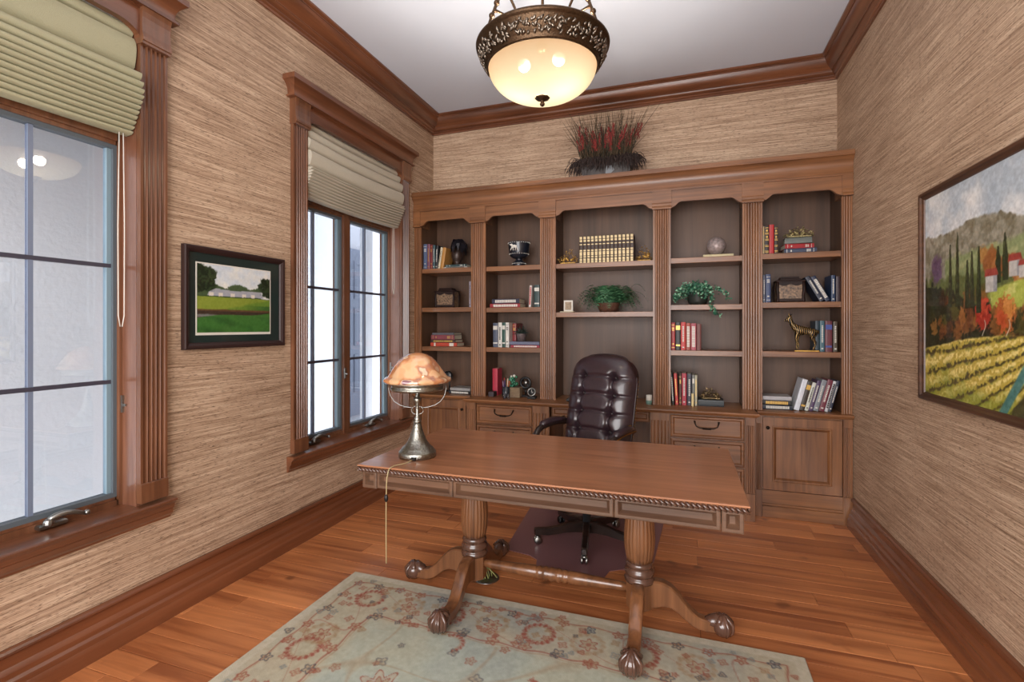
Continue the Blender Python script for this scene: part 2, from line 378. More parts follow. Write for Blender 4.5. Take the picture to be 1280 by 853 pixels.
# ------------------------------------------------------------------ windows (casings, sashes, valance)
def FX(a, x, z): return (x, a, z)
def flutes(w, n, depth, land=.35, edge=.012):
    """cross-section of a reeded board: (across, out) points from 0 to w at out = 0"""
    pts = [(0, 0)]; step = (w-2*edge)/n
    for i in range(n):
        a = edge+i*step
        pts += [(a, 0), (a+step*.2, -depth), (a+step*.5, -depth*1.1), (a+step*.8, -depth), (a+step, 0)] if land > 0 else \
               [(a+step*t, depth*math.sin(PI*t)) for t in (0, .2, .5, .8, 1)]
    return pts+[(w, 0)]
def fluted(g, x0, x1, z0, z1, F, n=5, depth=.004, back=.02, mi=0):
    p = [(x0+a, d) for a, d in flutes(x1-x0, n, depth)]+[(x1, -back), (x0, -back)]
    g.poly(p, z0, z1, lambda a, d, z: F(a, d, z), mi)
def window(n, A, B, label_x):
    w = struct(empty('window_%d' % n, (XL, (A+B)/2, WZ0)))
    F = FX; cw = .127
    # jamb lining and head
    g = G(); g.box(-2.52, XL+.002, A-.018, A, WZ0-.018, WZ1); g.box(-2.52, XL+.002, B, B+.018, WZ0-.018, WZ1); g.box(-2.52, XL+.002, A, B, WZ1-.02, WZ1)
    obj('jamb', g, M['jamb'], w)
    for x0, s in ((A-cw, -1), (B, 1)):
        g = G(); fluted(g, x0, x0+cw, .69, 2.745, lambda a, d, z: (XL+.03+d, a, z), n=5, depth=.008, back=.026)
        g.box(XL, XL+.036, x0, x0+cw, .597, .69, b=.003)
        obj('casing', g, M['trim_z'], w)
        g = G(); pr = [(0, 2.905), (.056, 2.905), (.05, 2.885), (.046, 2.86), (.045, 2.83), (.048, 2.79), (.055, 2.765), (.055, 2.752), (.049, 2.75), (.049, 2.738), (0, 2.738)]
        g.poly(pr, x0-.004, x0+cw+.004, lambda o, z, a: (XL+o, a, z)); obj('cap_block', g, M['trim_z'], w)
    # arched valance board
    r = .10; pts = [(A+.004, 2.905), (B-.004, 2.905), (B-.004, 2.765)]+[(B-.004-r*(1-math.cos(t)), 2.765+.05*math.sin(t)) for t in [PI/2*i/6 for i in range(1, 7)]]
    pts += [(A+.004+r*(1-math.cos(t)), 2.765+.05*math.sin(t)) for t in [PI/2*i/6 for i in range(6, 0, -1)]]+[(A+.004, 2.765)]
    obj('valance_board', G().poly(pts, -.002, .03, lambda a, z, d: (XL+d, a, z)), M['trim_y'], w)
    # head crown with mitred returns
    cp = [(.035, 2.905), (.066, 2.905), (.066, 2.915), (.05, 2.918)]+cove((.052, 2.92), (.085, 3.0), 6, .14)+[(.094, 3.004), (.094, 3.035), (.03, 3.035)]
    g = G(); a0, b0 = A-cw+.03, B+cw-.03
    g.mould(cp, a0, b0, FL, -1, 1)
    n_ = len(cp)
    for side, e in ((-1, a0), (1, b0)):
        vs = [FL(e+side*o, o, z) for o, z in cp]+[FL(e+side*o, 0, z) for o, z in cp]
        g.add(vs, [tuple(range(n_)), tuple(range(n_, 2*n_))[::-1]]+[(i, (i+1) % n_, (i+1) % n_+n_, i+n_) for i in range(n_)])
    g.box(XL, XL+.035, a0, b0, 2.9, 3.035)
    smooth(obj('head_crown', g, M['trim_y'], w))
    # stool and apron
    g = G(); g.box(-2.52, XL, A, B, WZ0-.02, WZ0)
    sp = [(0, WZ0), (.052, WZ0), (.058, WZ0-.005), (.058, WZ0-.012), (.05, WZ0-.018), (.04, WZ0-.03), (.036, WZ0-.05), (.028, WZ0-.056), (.026, WZ0-.078), (.012, WZ0-.092), (.01, WZ0-.1), (0, WZ0-.1)]
    g.mould(sp, A-cw-.03, B+cw+.03, FL, 0, 0); smooth(obj('window_sill', g, M['trim_y'], w))
    # frame: face at x=-2.49, post, head rail
    fx = -2.497; c = A+.561; zt = 2.262; zb = .645
    g = G(); g.box(-2.6, fx, A, A+.014, WZ0, zt+.07); g.box(-2.6, fx, B-.014, B, WZ0, zt+.07)
    g.box(-2.6, fx+.004, c-.035, c+.035, WZ0, zt+.07)
    g.box(-2.6, fx, A+.022, B-.022, zt+.03, 2.40); g.box(-2.6, fx-.012, A+.022, B-.022, zt+.012, zt+.03)
    g.box(-2.6, fx-.004, A+.022, B-.022, WZ0, WZ0+.028); g.box(-2.6, fx-.016, A+.022, B-.022, WZ0+.028, zb-.02)
    g.box(-2.6, -2.54, A, B, 2.4, WZ1)
    obj('window_frame', g, M['trim_z'], w)
    for s0, s1, mc, mir in ((A+.014, c-.035, A+.231, 1), (c+.035, B-.014, A+.845, 0)):
        s = obj('sash', G().box(-2.56, -2.515, s0, s0+.034, zb-.02, zt+.012).box(-2.56, -2.515, s1-.016, s1, zb-.02, zt+.012).box(-2.56, -2.515, s0+.034, s1-.016, zt-.006, zt+.012).box(-2.56, -2.515, s0+.034, s1-.016, zb-.02, zb), M['gasket'], w)
        obj('spacer', G().box(-2.556, -2.53, s1-.034, s1-.016, zb, zt-.006).box(-2.556, -2.53, s0+.034, s0+.046, zb, zt-.006), M['spacer'], s)
        obj('muntin', G().box(-2.55, -2.53, mc-.009, mc+.009, zb, zt-.006), M['muntin_v'], s)
        for z in (1.165, 1.708): obj('muntin', G().box(-2.551, -2.529, s0+.034, s1-.016, z-.009, z+.009), M['muntin'], s)
        for (a, b) in ((s0+.034, mc-.009), (mc+.009, s1-.016)):
            for z0, z1 in ((zb, 1.156), (1.174, 1.699), (1.717, zt-.006)):
                obj('pane', G().box(-2.542, -2.538, a, b, z0, z1), M['pane'], s)
        # crank
        cy = s1-.27 if n == 1 else (s0+.17 if s0 < c else s0+.26)
        k = obj('crank_housing', G().box(fx-.004, fx+.028, cy-.05, cy+.05, WZ0+.003, WZ0+.026, b=.006).ball((fx+.03, cy-.02, WZ0+.03), .02, 12, 8), M['chrome'], w)
        smooth(k)
        obj('crank_handle', G().tube(arc((fx+.03, cy-.02, WZ0+.042), (fx+.05, cy+.03, WZ0+.075), (fx+.055, cy+.1, WZ0+.03)), [.011, .012, .013, .013, .013, .012, .011, .01, .009, .008, .008], 10).ball((fx+.055, cy+.105, WZ0+.034), .012, 10, 8), M['chrome'], w)
        obj('sash_lock', G().box(fx, fx+.012, s1+.0 if s0 < c else s1+.004, s1+.02, 1.02, 1.10).box(fx+.012, fx+.03, s1+.006, s1+.014, 1.05, 1.06), M['chrome'], w)
    return w
window(1, W1A, W1B, 0); window(2, W2A, W2B, 0)

# ------------------------------------------------------------------ roman shades
def shade(A, B, folds, m, label, cordlen):
    """stack of gathered folds: list of (z_top, z_bottom, out at its fullest)"""
    t = thing('roman_shade', (XL, (A+B)/2, folds[-1][1]), label, 'shade', 'roman shades over the windows')
    pts = []
    for (zt, zb, o) in folds:
        n = 7
        for i in range(n):
            s = i/(n-1); pts.append((o-.03+.03*math.sin(PI*min(1, s*.62+.25)) - (.03 if i == n-1 else .008 if i == 0 else 0), zt+(zb-zt)*s))
    # gathered sheet as a swept outline, slightly sagging
    NS = 14; vs = []; fs = []
    back = [(-.075, folds[-1][1]+.01), (-.075, folds[0][0])]
    out = pts+back; n = len(out)
    for k in range(NS+1):
        s = k/NS; y = A+.006+(B-A-.012)*s; sag = -.012*math.sin(PI*s)
        wob = .003*math.sin(9*s+1)
        for i, (o, z) in enumerate(out): vs.append((XL+o+(wob*math.sin(i*.9+s*4) if o > -.07 else 0), y, z+sag*(1 if i > 6 and o > -.07 else 0)))
    for k in range(NS):
        for i in range(n): a = k*n+i; b = k*n+(i+1) % n; fs.append((a, b, b+n, a+n))
    fs += [tuple(range(n))[::-1], tuple(range(NS*n, NS*n+n))]
    g = G().add(vs, fs, 0, False); o = obj('folded_fabric', g, m, t); smooth_angle(o, 50)
    obj('headrail', G().box(XL-.075, XL-.03, A+.01, B-.01, folds[0][0]-.002, 2.838), M['white'], t)
    # bead chain loop
    y = B-.045; x = XL-.03; z0 = folds[-1][1]+.03; g = G()
    for dy in (-.014, .014): g.tube([(x, y+dy*.6, z0), (x, y+dy, z0-cordlen*.5), (x, y+dy*.9, z0-cordlen+.05), (x, y+dy*.3, z0-cordlen)], .0022, 6)
    obj('pull_chain', g, M['white'], t)
    return t
f1 = [(2.82, 2.762, -.005), (2.762, 2.60, .012)]+[(2.60, 2.555, .05), (2.555, 2.52, .062), (2.52, 2.49, .066)]
z = 2.49
for i in range(8): f1.append((z, z-.022, .064-.0105*i)); z -= .022
shade(W1A, W1B, f1, M['linen1'], 'olive green roman shade gathered in folds above the near window', .92)
f2 = [(2.82, 2.768, -.005), (2.768, 2.70, .02), (2.70, 2.615, .045), (2.615, 2.50, .055), ]
z = 2.50
for i in range(10): f2.append((z, z-.0195, .068-.0085*abs(i-1))); z -= .0195
shade(W2A, W2B, f2, M['linen2'], 'oatmeal beige roman shade gathered in folds above the far double window', .62)

# ================================================================== BUILT-IN BOOKCASE
PIL = [(-2.403, -2.33), (-1.818, -1.676), (-1.167, -1.029), (-.224, -.089), (.431, .568), (1.08, 1.147)]
SH = {0: (1.968, 1.602, 1.237), 1: (1.964, 1.594, 1.237), 2: (1.963, 1.546), 3: (1.969, 1.597, 1.235), 4: (1.974, 1.606, 1.238)}
CT = .795; PF = 4.13; BK = 4.475
bc = thing('bookcase', (-.63, 4.3, CT), 'tall built-in maple bookcase of five arched bays along the back wall', 'bookcase')
FP = lambda a, d, z: (a, PF-d, z)
for i, (x0, x1) in enumerate(PIL):
    g = G(); n = 6 if x1-x0 > .1 else 3
    p = [(x0+a, .0+d) for a, d in flutes(x1-x0, n, .009, edge=.014 if n == 6 else .01)]+[(x1, -.02), (x0, -.02)]
    g.poly(p, CT, 2.362, lambda a, d, z: FP(a, d, z)); obj('pilaster', g, M['case_v'], bc)
    i0 = .012 if 0 < i else 0; i1 = .012 if i < 5 else 0
    obj('divider', G().box(x0+i0, x1-i1, PF+.02, BK, CT, 2.505), M['case_back'], bc)
    g = G(); e = .006 if 0 < i < 5 else 0
    g.box(x0, x1, PF-.004, 4.3, 2.36, 2.505)
    pr = [(0, 2.503), (.022, 2.503), (.022, 2.41), (.018, 2.402), (.018, 2.385), (.026, 2.378), (.03, 2.368), (.03, 2.36), (0, 2.36)]
    g.poly(pr, x0-e, x1+e, lambda o, z, a: (a, PF-o, z)); obj('cap_block', g, M['case_h'], bc)
for i in range(5):
    a, b = PIL[i][1], PIL[i+1][0]
    r = .085; zb, zt = 2.366, 2.412
    def side(x, s):
        P = [(x, zb), (x+s*.006, zb), (x+s*.014, zb+.006)]
        P += [(x+s*(.014+(r-.014)*t), zb+.006+(zt-zb-.006)*(.5-.5*math.cos(PI*min(1, t*1.08)))*1.0) for t in (.15, .3, .45, .6, .75, .9, 1)]
        return P
    pts = side(a, 1)+side(b, -1)[::-1]+[(b, 2.505), (a, 2.505)]
    obj('arched_frieze', G().poly(pts, PF-.012, PF+.012, lambda x, z, y: (x, y, z)), M['case_h'], bc)
    obj('back_panel', G().box(a-.012, b+.012, BK, BK+.012, CT, 2.505), M['case_back'], bc)
    # low inner cleat and top of the bay
    for zs in SH[i]:
        obj('shelf', G().box(a-.011, b+.011, PF+.021, BK-.001, zs-.042, zs, b=.002), M['case_h'], bc)
obj('bay_ceiling', G().box(PIL[0][0], PIL[5][1], PF+.012, BK+.012, 2.505, 2.52), M['case_h'], bc)
cp = [(-.38, 2.503), (.024, 2.503), (.024, 2.516), (.018, 2.52)]+cove((.02, 2.524), (.048, 2.636), 8, .16)+[(.058, 2.64), (.058, 2.652), (.052, 2.655), (.052, 2.678), (-.38, 2.678)]
g = G().poly(cp, XL+.002, XR-.002, lambda o, z, a: (a, PF-o, z)); smooth(obj('crown_moulding', g, M['case_h'], bc))

# continuous counter with the breakfront step
g = G(); nose = [(0, CT), (.012, CT-.003), (.016, CT-.012), (.012, CT-.022), (0, CT-.026), (-.004, CT-.034)]
XA, XBr = -1.80, .512
def slab(x0, x1, y, ends=(0, 0)):
    n = len(nose); vs = []
    for o, z in nose: vs += [(x0-o*ends[0], y-o, z), (x1+o*ends[1], y-o, z)]
    vs += [(x0, 4.50, CT-.034), (x1, 4.50, CT-.034), (x0, 4.50, CT), (x1, 4.50, CT)]
    k = n+2; f = [(2*i, 2*i+1, (2*i+3) % (2*k), (2*i+2) % (2*k)) for i in range(k)]
    f += [tuple(2*i for i in range(k))[::-1], tuple(2*i+1 for i in range(k))]
    g.add(vs, f)
slab(XL+.003, XA-.016, 4.10); slab(XBr+.016, XR-.003, 4.10); slab(XA, XBr, 3.955, (1, 1))
tag(smooth(obj('countertop', g, M['case_h'])), 'long wooden worktop with rounded nose and stepped middle under the bookshelves', 'counter')

def door(F, x0, x1, z0, z1, parent, side, kn=True):
    steps = [(0, 0), (0, .02), (.062, .02), (.064, .026), (.07, .028), (.078, .024), (.088, .008), (.09, .006), (.0905, .006)]
    d = obj('door', G().nested(x0, x1, z0, z1, steps, F), M['case_v'], parent)
    if kn:
        x = x0+.03 if side < 0 else x1-.03
        p = F(x, .02, z1-.075)
        prof = [(.0, .0), (.006, 0), (.005, .01), (.012, .018), (.013, .024), (.008, .029), (0, .03)]
        obj('knob', G().lathe(prof, seg=12, cap=False).move(Matrix.Translation(p) @ Matrix.Rotation(PI/2, 4, 'X')), M['iron'], d)
    return d
def drawer(F, x0, x1, z0, z1, parent, pull=True):
    steps = [(0, 0), (0, .02), (.008, .026), (.018, .026), (.026, .014), (.028, .013)]
    d = obj('drawer', G().nested(x0, x1, z0, z1, steps, F), M['case_h'], parent)
    if pull:
        xc = (x0+x1)/2; zc = (z0+z1)/2+.012; g = G()
        P = [(-.085, .014, .03), (-.082, .032, .018), (-.075, .036, -.002), (-.05, .038, -.014), (0, .04, -.018), (.05, .038, -.014), (.075, .036, -.002), (.082, .032, .018), (.085, .014, .03)]
        g.tube([F(xc+a, b, zc+c) for a, b, c in P], [.007, .005, .004, .005, .006, .005, .004, .005, .007], 8)
        for k in range(5): g.ball(F(xc-.024+.012*k, .04, zc-.018), .0085, 8, 6)
        obj('pull', g, M['iron'], d)
    return d
GRP = 'base cabinets under the counter'
def base_pil(x0, x1, y, p, z0=.115):
    g = G(); n = 5 if x1-x0 > .07 else 4
    q = [(x0+a, d) for a, d in flutes(x1-x0, n, .005, edge=.006)]+[(x1, -.05), (x0, -.05)]
    g.poly(q, z0+.085, .70, lambda a, d, z: (a, y-d, z)); g.box(x0, x1, y-.005, y+.05, .70, .76); g.box(x0, x1, y-.005, y+.05, 0, z0+.085)
    obj('pilaster', g, M['case_v'], p)
def plinth(g, x0, x1, y):
    g.box(x0, x1, y-.0, y+.03, .09, .20); g.box(x0, x1, y-.012, y+.03, 0.0, .085, b=.003); g.box(x0, x1, y-.008, y+.02, .085, .105, b=.004)
# door cabinets at either end
for (x0, x1, px, dx, sd, lb) in ((.515, 1.147, ((.519, .564), (1.087, 1.145)), (.571, 1.082), -1, 'single door base cabinet with recessed panel against the painting wall'),
                                 (-2.403, -1.803, ((-2.40, -2.33), (-1.862, -1.81)), (-2.322, -1.868), 1, 'single door base cabinet in the corner beside the far window')):
    t = thing('base_cabinet', ((x0+x1)/2, 4.3, 0), lb, 'cabinet', GRP)
    g = G(); g.box(x0, x1, 4.142, 4.50, 0, .76); obj('carcass', g, M['case_v'], t)
    g = G(); plinth(g, dx[0]-.005, dx[1]+.005, 4.122); obj('plinth', g, M['case_h'], t)
    for a, b in px: base_pil(a, b, 4.118, t)
    F = lambda a, d, z: (a, 4.142-d, z); door(F, dx[0], dx[1], .205, .745, t, sd)
# drawer stacks
for (x0, x1, pa, pb, dx, lb) in ((-.236, .50, (-.236, -.094), (.437, .50), (-.086, .429), 'three drawer base cabinet with bail pulls right of the leather chair'),
                                 (-1.789, -1.046, (-1.789, -1.708), (-1.191, -1.046), (-1.701, -1.198), 'three drawer base cabinet with bail pulls left of the leather chair')):
    t = thing('drawer_cabinet', ((x0+x1)/2, 4.2, 0), lb, 'cabinet', GRP)
    g = G(); g.box(x0, x1, 4.005, 4.50, 0, .76); obj('carcass', g, M['case_v'], t)
    g = G(); plinth(g, dx[0]-.006, dx[1]+.006, 3.988); obj('plinth', g, M['case_h'], t)
    base_pil(pa[0], pa[1], 3.983, t); base_pil(pb[0], pb[1], 3.983, t)
    F = lambda a, d, z: (a, 4.005-d, z)
    for z0, z1 in ((.582, .748), (.388, .570), (.21, .376)): drawer(F, dx[0], dx[1], z0, z1, t)
t = thing('pencil_drawer_unit', (-.641, 4.2, .66), 'shallow drawer unit bridging the kneehole behind the chair', 'cabinet', GRP)
obj('carcass', G().box(-1.044, -.238, 4.05, 4.48, .665, .76), M['case_h'], t)
F = lambda a, d, z: (a, 4.05-d, z); drawer(F, -1.036, -.246, .672, .755, t, False)
obj('kneehole_back', G().box(-1.044, -.238, 4.48, 4.50, 0, .76), M['case_v'], t)

# ================================================================== DESK
DX0, DX1, DY0, DY1 = -1.476, .236, 2.0, 2.91
dk = thing('desk', ((DX0+DX1)/2, 2.46, 0), 'large double pedestal wooden desk with rope carved edge and claw feet', 'desk')
g = G().box(DX0+.012, DX1-.012, DY0+.012, DY1-.012, .738, .754).box(DX0, DX1, DY0, DY1, .754, .762, b=.003)
obj('desktop', g, M['desk_h'], dk)
# rope moulding: slanted lobes on a bead
def rope(p0, p1, dirn):
    L_ = (Vector(p1)-Vector(p0)).length; n = int(L_/.0195); g = G(); u = (Vector(p1)-Vector(p0)).normalized(); out = Vector(dirn); up = Vector((0, 0, 1))
    for k in range(n):
        c = Vector(p0)+u*(k+.5)*L_/n
        pts = []
        for s in (-1, -.5, 0, .5, 1):
            pts.append(c+u*s*.015+up*(-s*.0105)+out*(.005*(1-s*s)))
        g.tube(pts, [.0025, .0055, .0065, .0055, .0025], 7)
    return g
zr = .742
for a, b, d in (((DX0+.006, DY0+.006, zr), (DX1-.006, DY0+.006, zr), (0, -1, 0)), ((DX1-.006, DY0+.006, zr), (DX1-.006, DY1-.006, zr), (1, 0, 0)), ((DX1-.006, DY1-.006, zr), (DX0+.006, DY1-.006, zr), (0, 1, 0)), ((DX0+.006, DY1-.006, zr), (DX0+.006, DY0+.006, zr), (-1, 0, 0))):
    obj('rope_edge', rope(a, b, d), M['desk_dark'], dk)
AZ0, AZ1 = .650, .740
obj('desk_frame', G().box(DX0+.045, DX1-.045, DY0+.06, DY1-.06, .665, .738), M['desk_a'], dk)
st = [(0, 0), (0, .025), (.004, .027), (.015, .027), (.017, .023), (.027, .008), (.029, .006)]
xs = [-1.458, -1.378, -.978, -.262, .138, .218]
F = lambda a, d, z: (a, DY0+.044-d, z)
for i in range(5):
    nm = 'apron_panel' if i in (0, 4) else 'drawer'
    obj(nm, G().nested(xs[i]+.0015, xs[i+1]-.0015, AZ0+(.004 if i in (1, 2, 3) else 0), AZ1-.004, st, F), M['desk_a'], dk)
F = lambda a, d, z: (a, DY1-.044+d, z)
for i in range(5): obj('apron_panel', G().nested(xs[i]+.0015, xs[i+1]-.0015, AZ0, AZ1-.004, st, F), M['desk_a'], dk)
ys = [DY0+.046, DY0+.12, DY1-.12, DY1-.046]
for FF in ((lambda a, d, z: (DX0+.046-d, a, z)), (lambda a, d, z: (DX1-.046+d, a, z))):
    for i in range(3): obj('apron_panel', G().nested(ys[i]+.0015, ys[i+1]-.0015, AZ0, AZ1-.004, st, FF), M['desk_a'], dk)
def cleg(c, d, reach):
    """cabriole leg from the block to a ball-and-claw foot, running along unit direction d"""
    d = Vector(d); s = Vector((-d.y, d.x, 0)); w = .028
    top = [(.045, .205), (.075, .215), (.11, .213), (.145, .198), (.18, .168), (.21, .132), (.24, .10), (.27, .078), (.30, .072), (reach-.085, .075), (reach-.04, .088)]
    bot = [(.045, .08), (.075, .085), (.11, .098), (.145, .098), (.18, .08), (.21, .055), (.24, .034), (.27, .022), (.30, .018), (reach-.085, .02), (reach-.04, .02)]
    g = G(); vs = []; fs = []; n = len(top)
    ch = .007
    for (ra, za), (rb, zb) in zip(top, bot):
        for (r, z, o) in ((ra, za, -w+ch), (ra, za+.002, 0), (ra, za, w-ch), (ra, za-ch, w), (rb, zb+ch, w), (rb, zb, w-ch), (rb, zb, -w+ch), (rb, zb+ch, -w), (ra, za-ch, -w)):
            p = Vector(c)+d*r+s*o; vs.append((p.x, p.y, z))
    for k in range(n-1):
        for j in range(9): a = k*9+j; b = k*9+(j+1) % 9; fs.append((a, b, b+9, a+9))
    fs += [tuple(range(9))[::-1], tuple(range((n-1)*9, n*9))]
    g.add(vs, fs)
    return g, d, s
def foot(c, d, s, reach, z0=0.):
    g = G(); bc_ = Vector(c)+d*(reach-.03)
    g.ball((bc_.x, bc_.y, z0+.0485), .0475, 20, 14, 0, (1.0, 1.0, 1.0))
    for ang in (-62, -21, 21, 62):      # four talons over the ball
        dd = d*math.cos(R(ang))+s*math.sin(R(ang)); P = []
        for t in (150, 120, 95, 70, 45, 22, 0, -22, -48):
            rr = .046+(.003 if t in (70, 22) else 0)
            P.append((bc_.x+dd.x*math.cos(R(t))*rr, bc_.y+dd.y*math.cos(R(t))*rr, z0+.046+math.sin(R(t))*rr))
        g.tube(P, [.014, .013, .0115, .0105, .0095, .009, .0085, .0075, .004], 8)
    P = [Vector(c)+d*(reach-.11), Vector(c)+d*(reach-.075), Vector(c)+d*(reach-.04)]
    g.tube([(P[0].x, P[0].y, .045), (P[1].x, P[1].y, .062), (P[2].x, P[2].y, .078)], [.022, .031, .03], 12)
    return g
RUGZ = .009
for cx in (-1.063, -.197):
    c = (cx, 2.462, 0)
    pr = [(.0, .655), (.066, .655), (.068, .64), (.06, .632), (.056, .62), (.058, .60), (.0625, .56), (.0675, .50), (.072, .44), (.0735, .40), (.071, .36), (.065, .32), (.06, .298), (0, .298)]
    n = 22
    fn = lambda r, z, a: r if (r < .05 or z > .625 or z < .300) else r-.0045*(abs(math.sin(a*n/2))**.45 < .55)-.0*z
    fl2 = lambda r, z, a: r if (r < .05 or z > .625) else r+.0042*(abs(math.sin(a*n/2))**.5-1)
    obj('fluted_column', G().lathe(pr, c, n*6, fn=fl2, cap=False), M['desk_leg'], dk)
    pr = [(0, .30), (.055, .30), (.062, .292), (.066, .282), (.062, .272), (.058, .268), (.068, .258), (.0715, .246), (.068, .234), (.06, .229), (.066, .222), (.072, .212), (.07, .2), (0, .2)]
    obj('turned_collar', G().lathe(pr, c, 36, cap=False), M['desk_dark'], dk)
    q = [(.062*math.cos(R(22.5+45*k))*1.05, .062*math.sin(R(22.5+45*k))*1.05) for k in range(8)]
    obj('pedestal_block', G().poly(q, .078, .202, lambda x, y, z: (cx+x, 2.462+y, z)), M['desk_leg'], dk)
    out = -1 if cx < -.6 else 1
    for d, reach in (((0, -1, 0), .44), ((0, 1, 0), .44), ((out, 0, 0), .40)):
        g, dv, s = cleg(c, d, reach); l = obj('leg', g, M['desk_leg'], dk); smooth_angle(l, 30)
        obj('claw_foot', foot(c, dv, s, reach, RUGZ if d[1] < 0 else 0), M['desk_dark'], l)
x0, x1 = -1.005, -.255; xm = (x0+x1)/2; L_ = x1-x0
pr = [(.018, 0), (.021, .03), (.025, .12), (.030, .24), (.031, .285), (.026, .293), (.032, .303), (.033, .312), (.027, .322), (.034, .334), (.035, .345), (.028, .356), (.036, .375), (.028, .394), (.035, .405), (.034, .416), (.027, .428), (.033, .438), (.032, .447), (.026, .457), (.031, .465), (.030, .51), (.025, .63), (.021, .72), (.018, .75)]
g = G().lathe([(r, z*L_/.75) for r, z in pr], seg=24).move(Matrix.Translation((x0, 2.462, .155)) @ Matrix.Rotation(PI/2, 4, 'Y'))
obj('stretcher', g, M['desk_leg'], dk)

# ================================================================== RUG (flat print in colour attributes)
def vgrid(name, xs, ys, colfn, place, m, parent=None):
    X_, Y_ = np.meshgrid(xs, ys, indexing='ij'); C = colfn(X_, Y_); C = np.clip(C, 0, 255)/255
    C = np.where(C <= .04045, C/12.92, ((C+.055)/1.055)**2.4)
    nx, ny = len(xs), len(ys); P = place(X_, Y_).reshape(-1, 3)
    if parent is not None: P = P-np.array(ORG[parent.name])
    idx = np.arange(nx*ny).reshape(nx, ny)
    q = np.stack([idx[:-1, :-1], idx[1:, :-1], idx[1:, 1:], idx[:-1, 1:]], -1).reshape(-1, 4)
    me = bpy.data.meshes.new(name); me.vertices.add(len(P)); me.vertices.foreach_set('co', P.astype('f4').ravel())
    me.loops.add(q.size); me.loops.foreach_set('vertex_index', q.ravel().astype('i4'))
    me.polygons.add(len(q)); me.polygons.foreach_set('loop_start', np.arange(0, q.size, 4, dtype='i4'))
    me.update(calc_edges=True); me.validate()
    a = me.color_attributes.new('print', 'FLOAT_COLOR', 'POINT')
    cc = np.concatenate([C.reshape(-1, 3), np.ones((len(P), 1))], 1); a.data.foreach_set('color', cc.astype('f4').ravel())
    me.materials.append(m); o = bpy.data.objects.new(name, me); col.objects.link(o)
    if parent is not None: o.parent = parent
    return o
def vnoise(x, y, s, seed=0):
    """smooth value noise"""
    x = x*s; y = y*s; xi = np.floor(x).astype(int); yi = np.floor(y).astype(int); xf = x-xi; yf = y-yi
    u = xf*xf*(3-2*xf); v = yf*yf*(3-2*yf)
    def h(a, b): n = np.sin(a*127.1+b*311.7+seed*74.7)*43758.5453; return n-np.floor(n)
    return (h(xi, yi)*(1-u)+h(xi+1, yi)*u)*(1-v)+(h(xi, yi+1)*(1-u)+h(xi+1, yi+1)*u)*v
def fbm(x, y, s, seed=0, o=4):
    t = 0; a = .5; n = 0
    for k in range(o): t = t+a*vnoise(x, y, s*2**k, seed+k); n += a; a *= .55
    return t/n
def mixc(C, c, w): return C*(1-w[..., None])+np.array(c, float)*w[..., None]
def soft(d, w): return np.clip(.5-d/w, 0, 1)
RX0, RX1, RY1, RY0 = -1.785, .491, 2.403, -.7
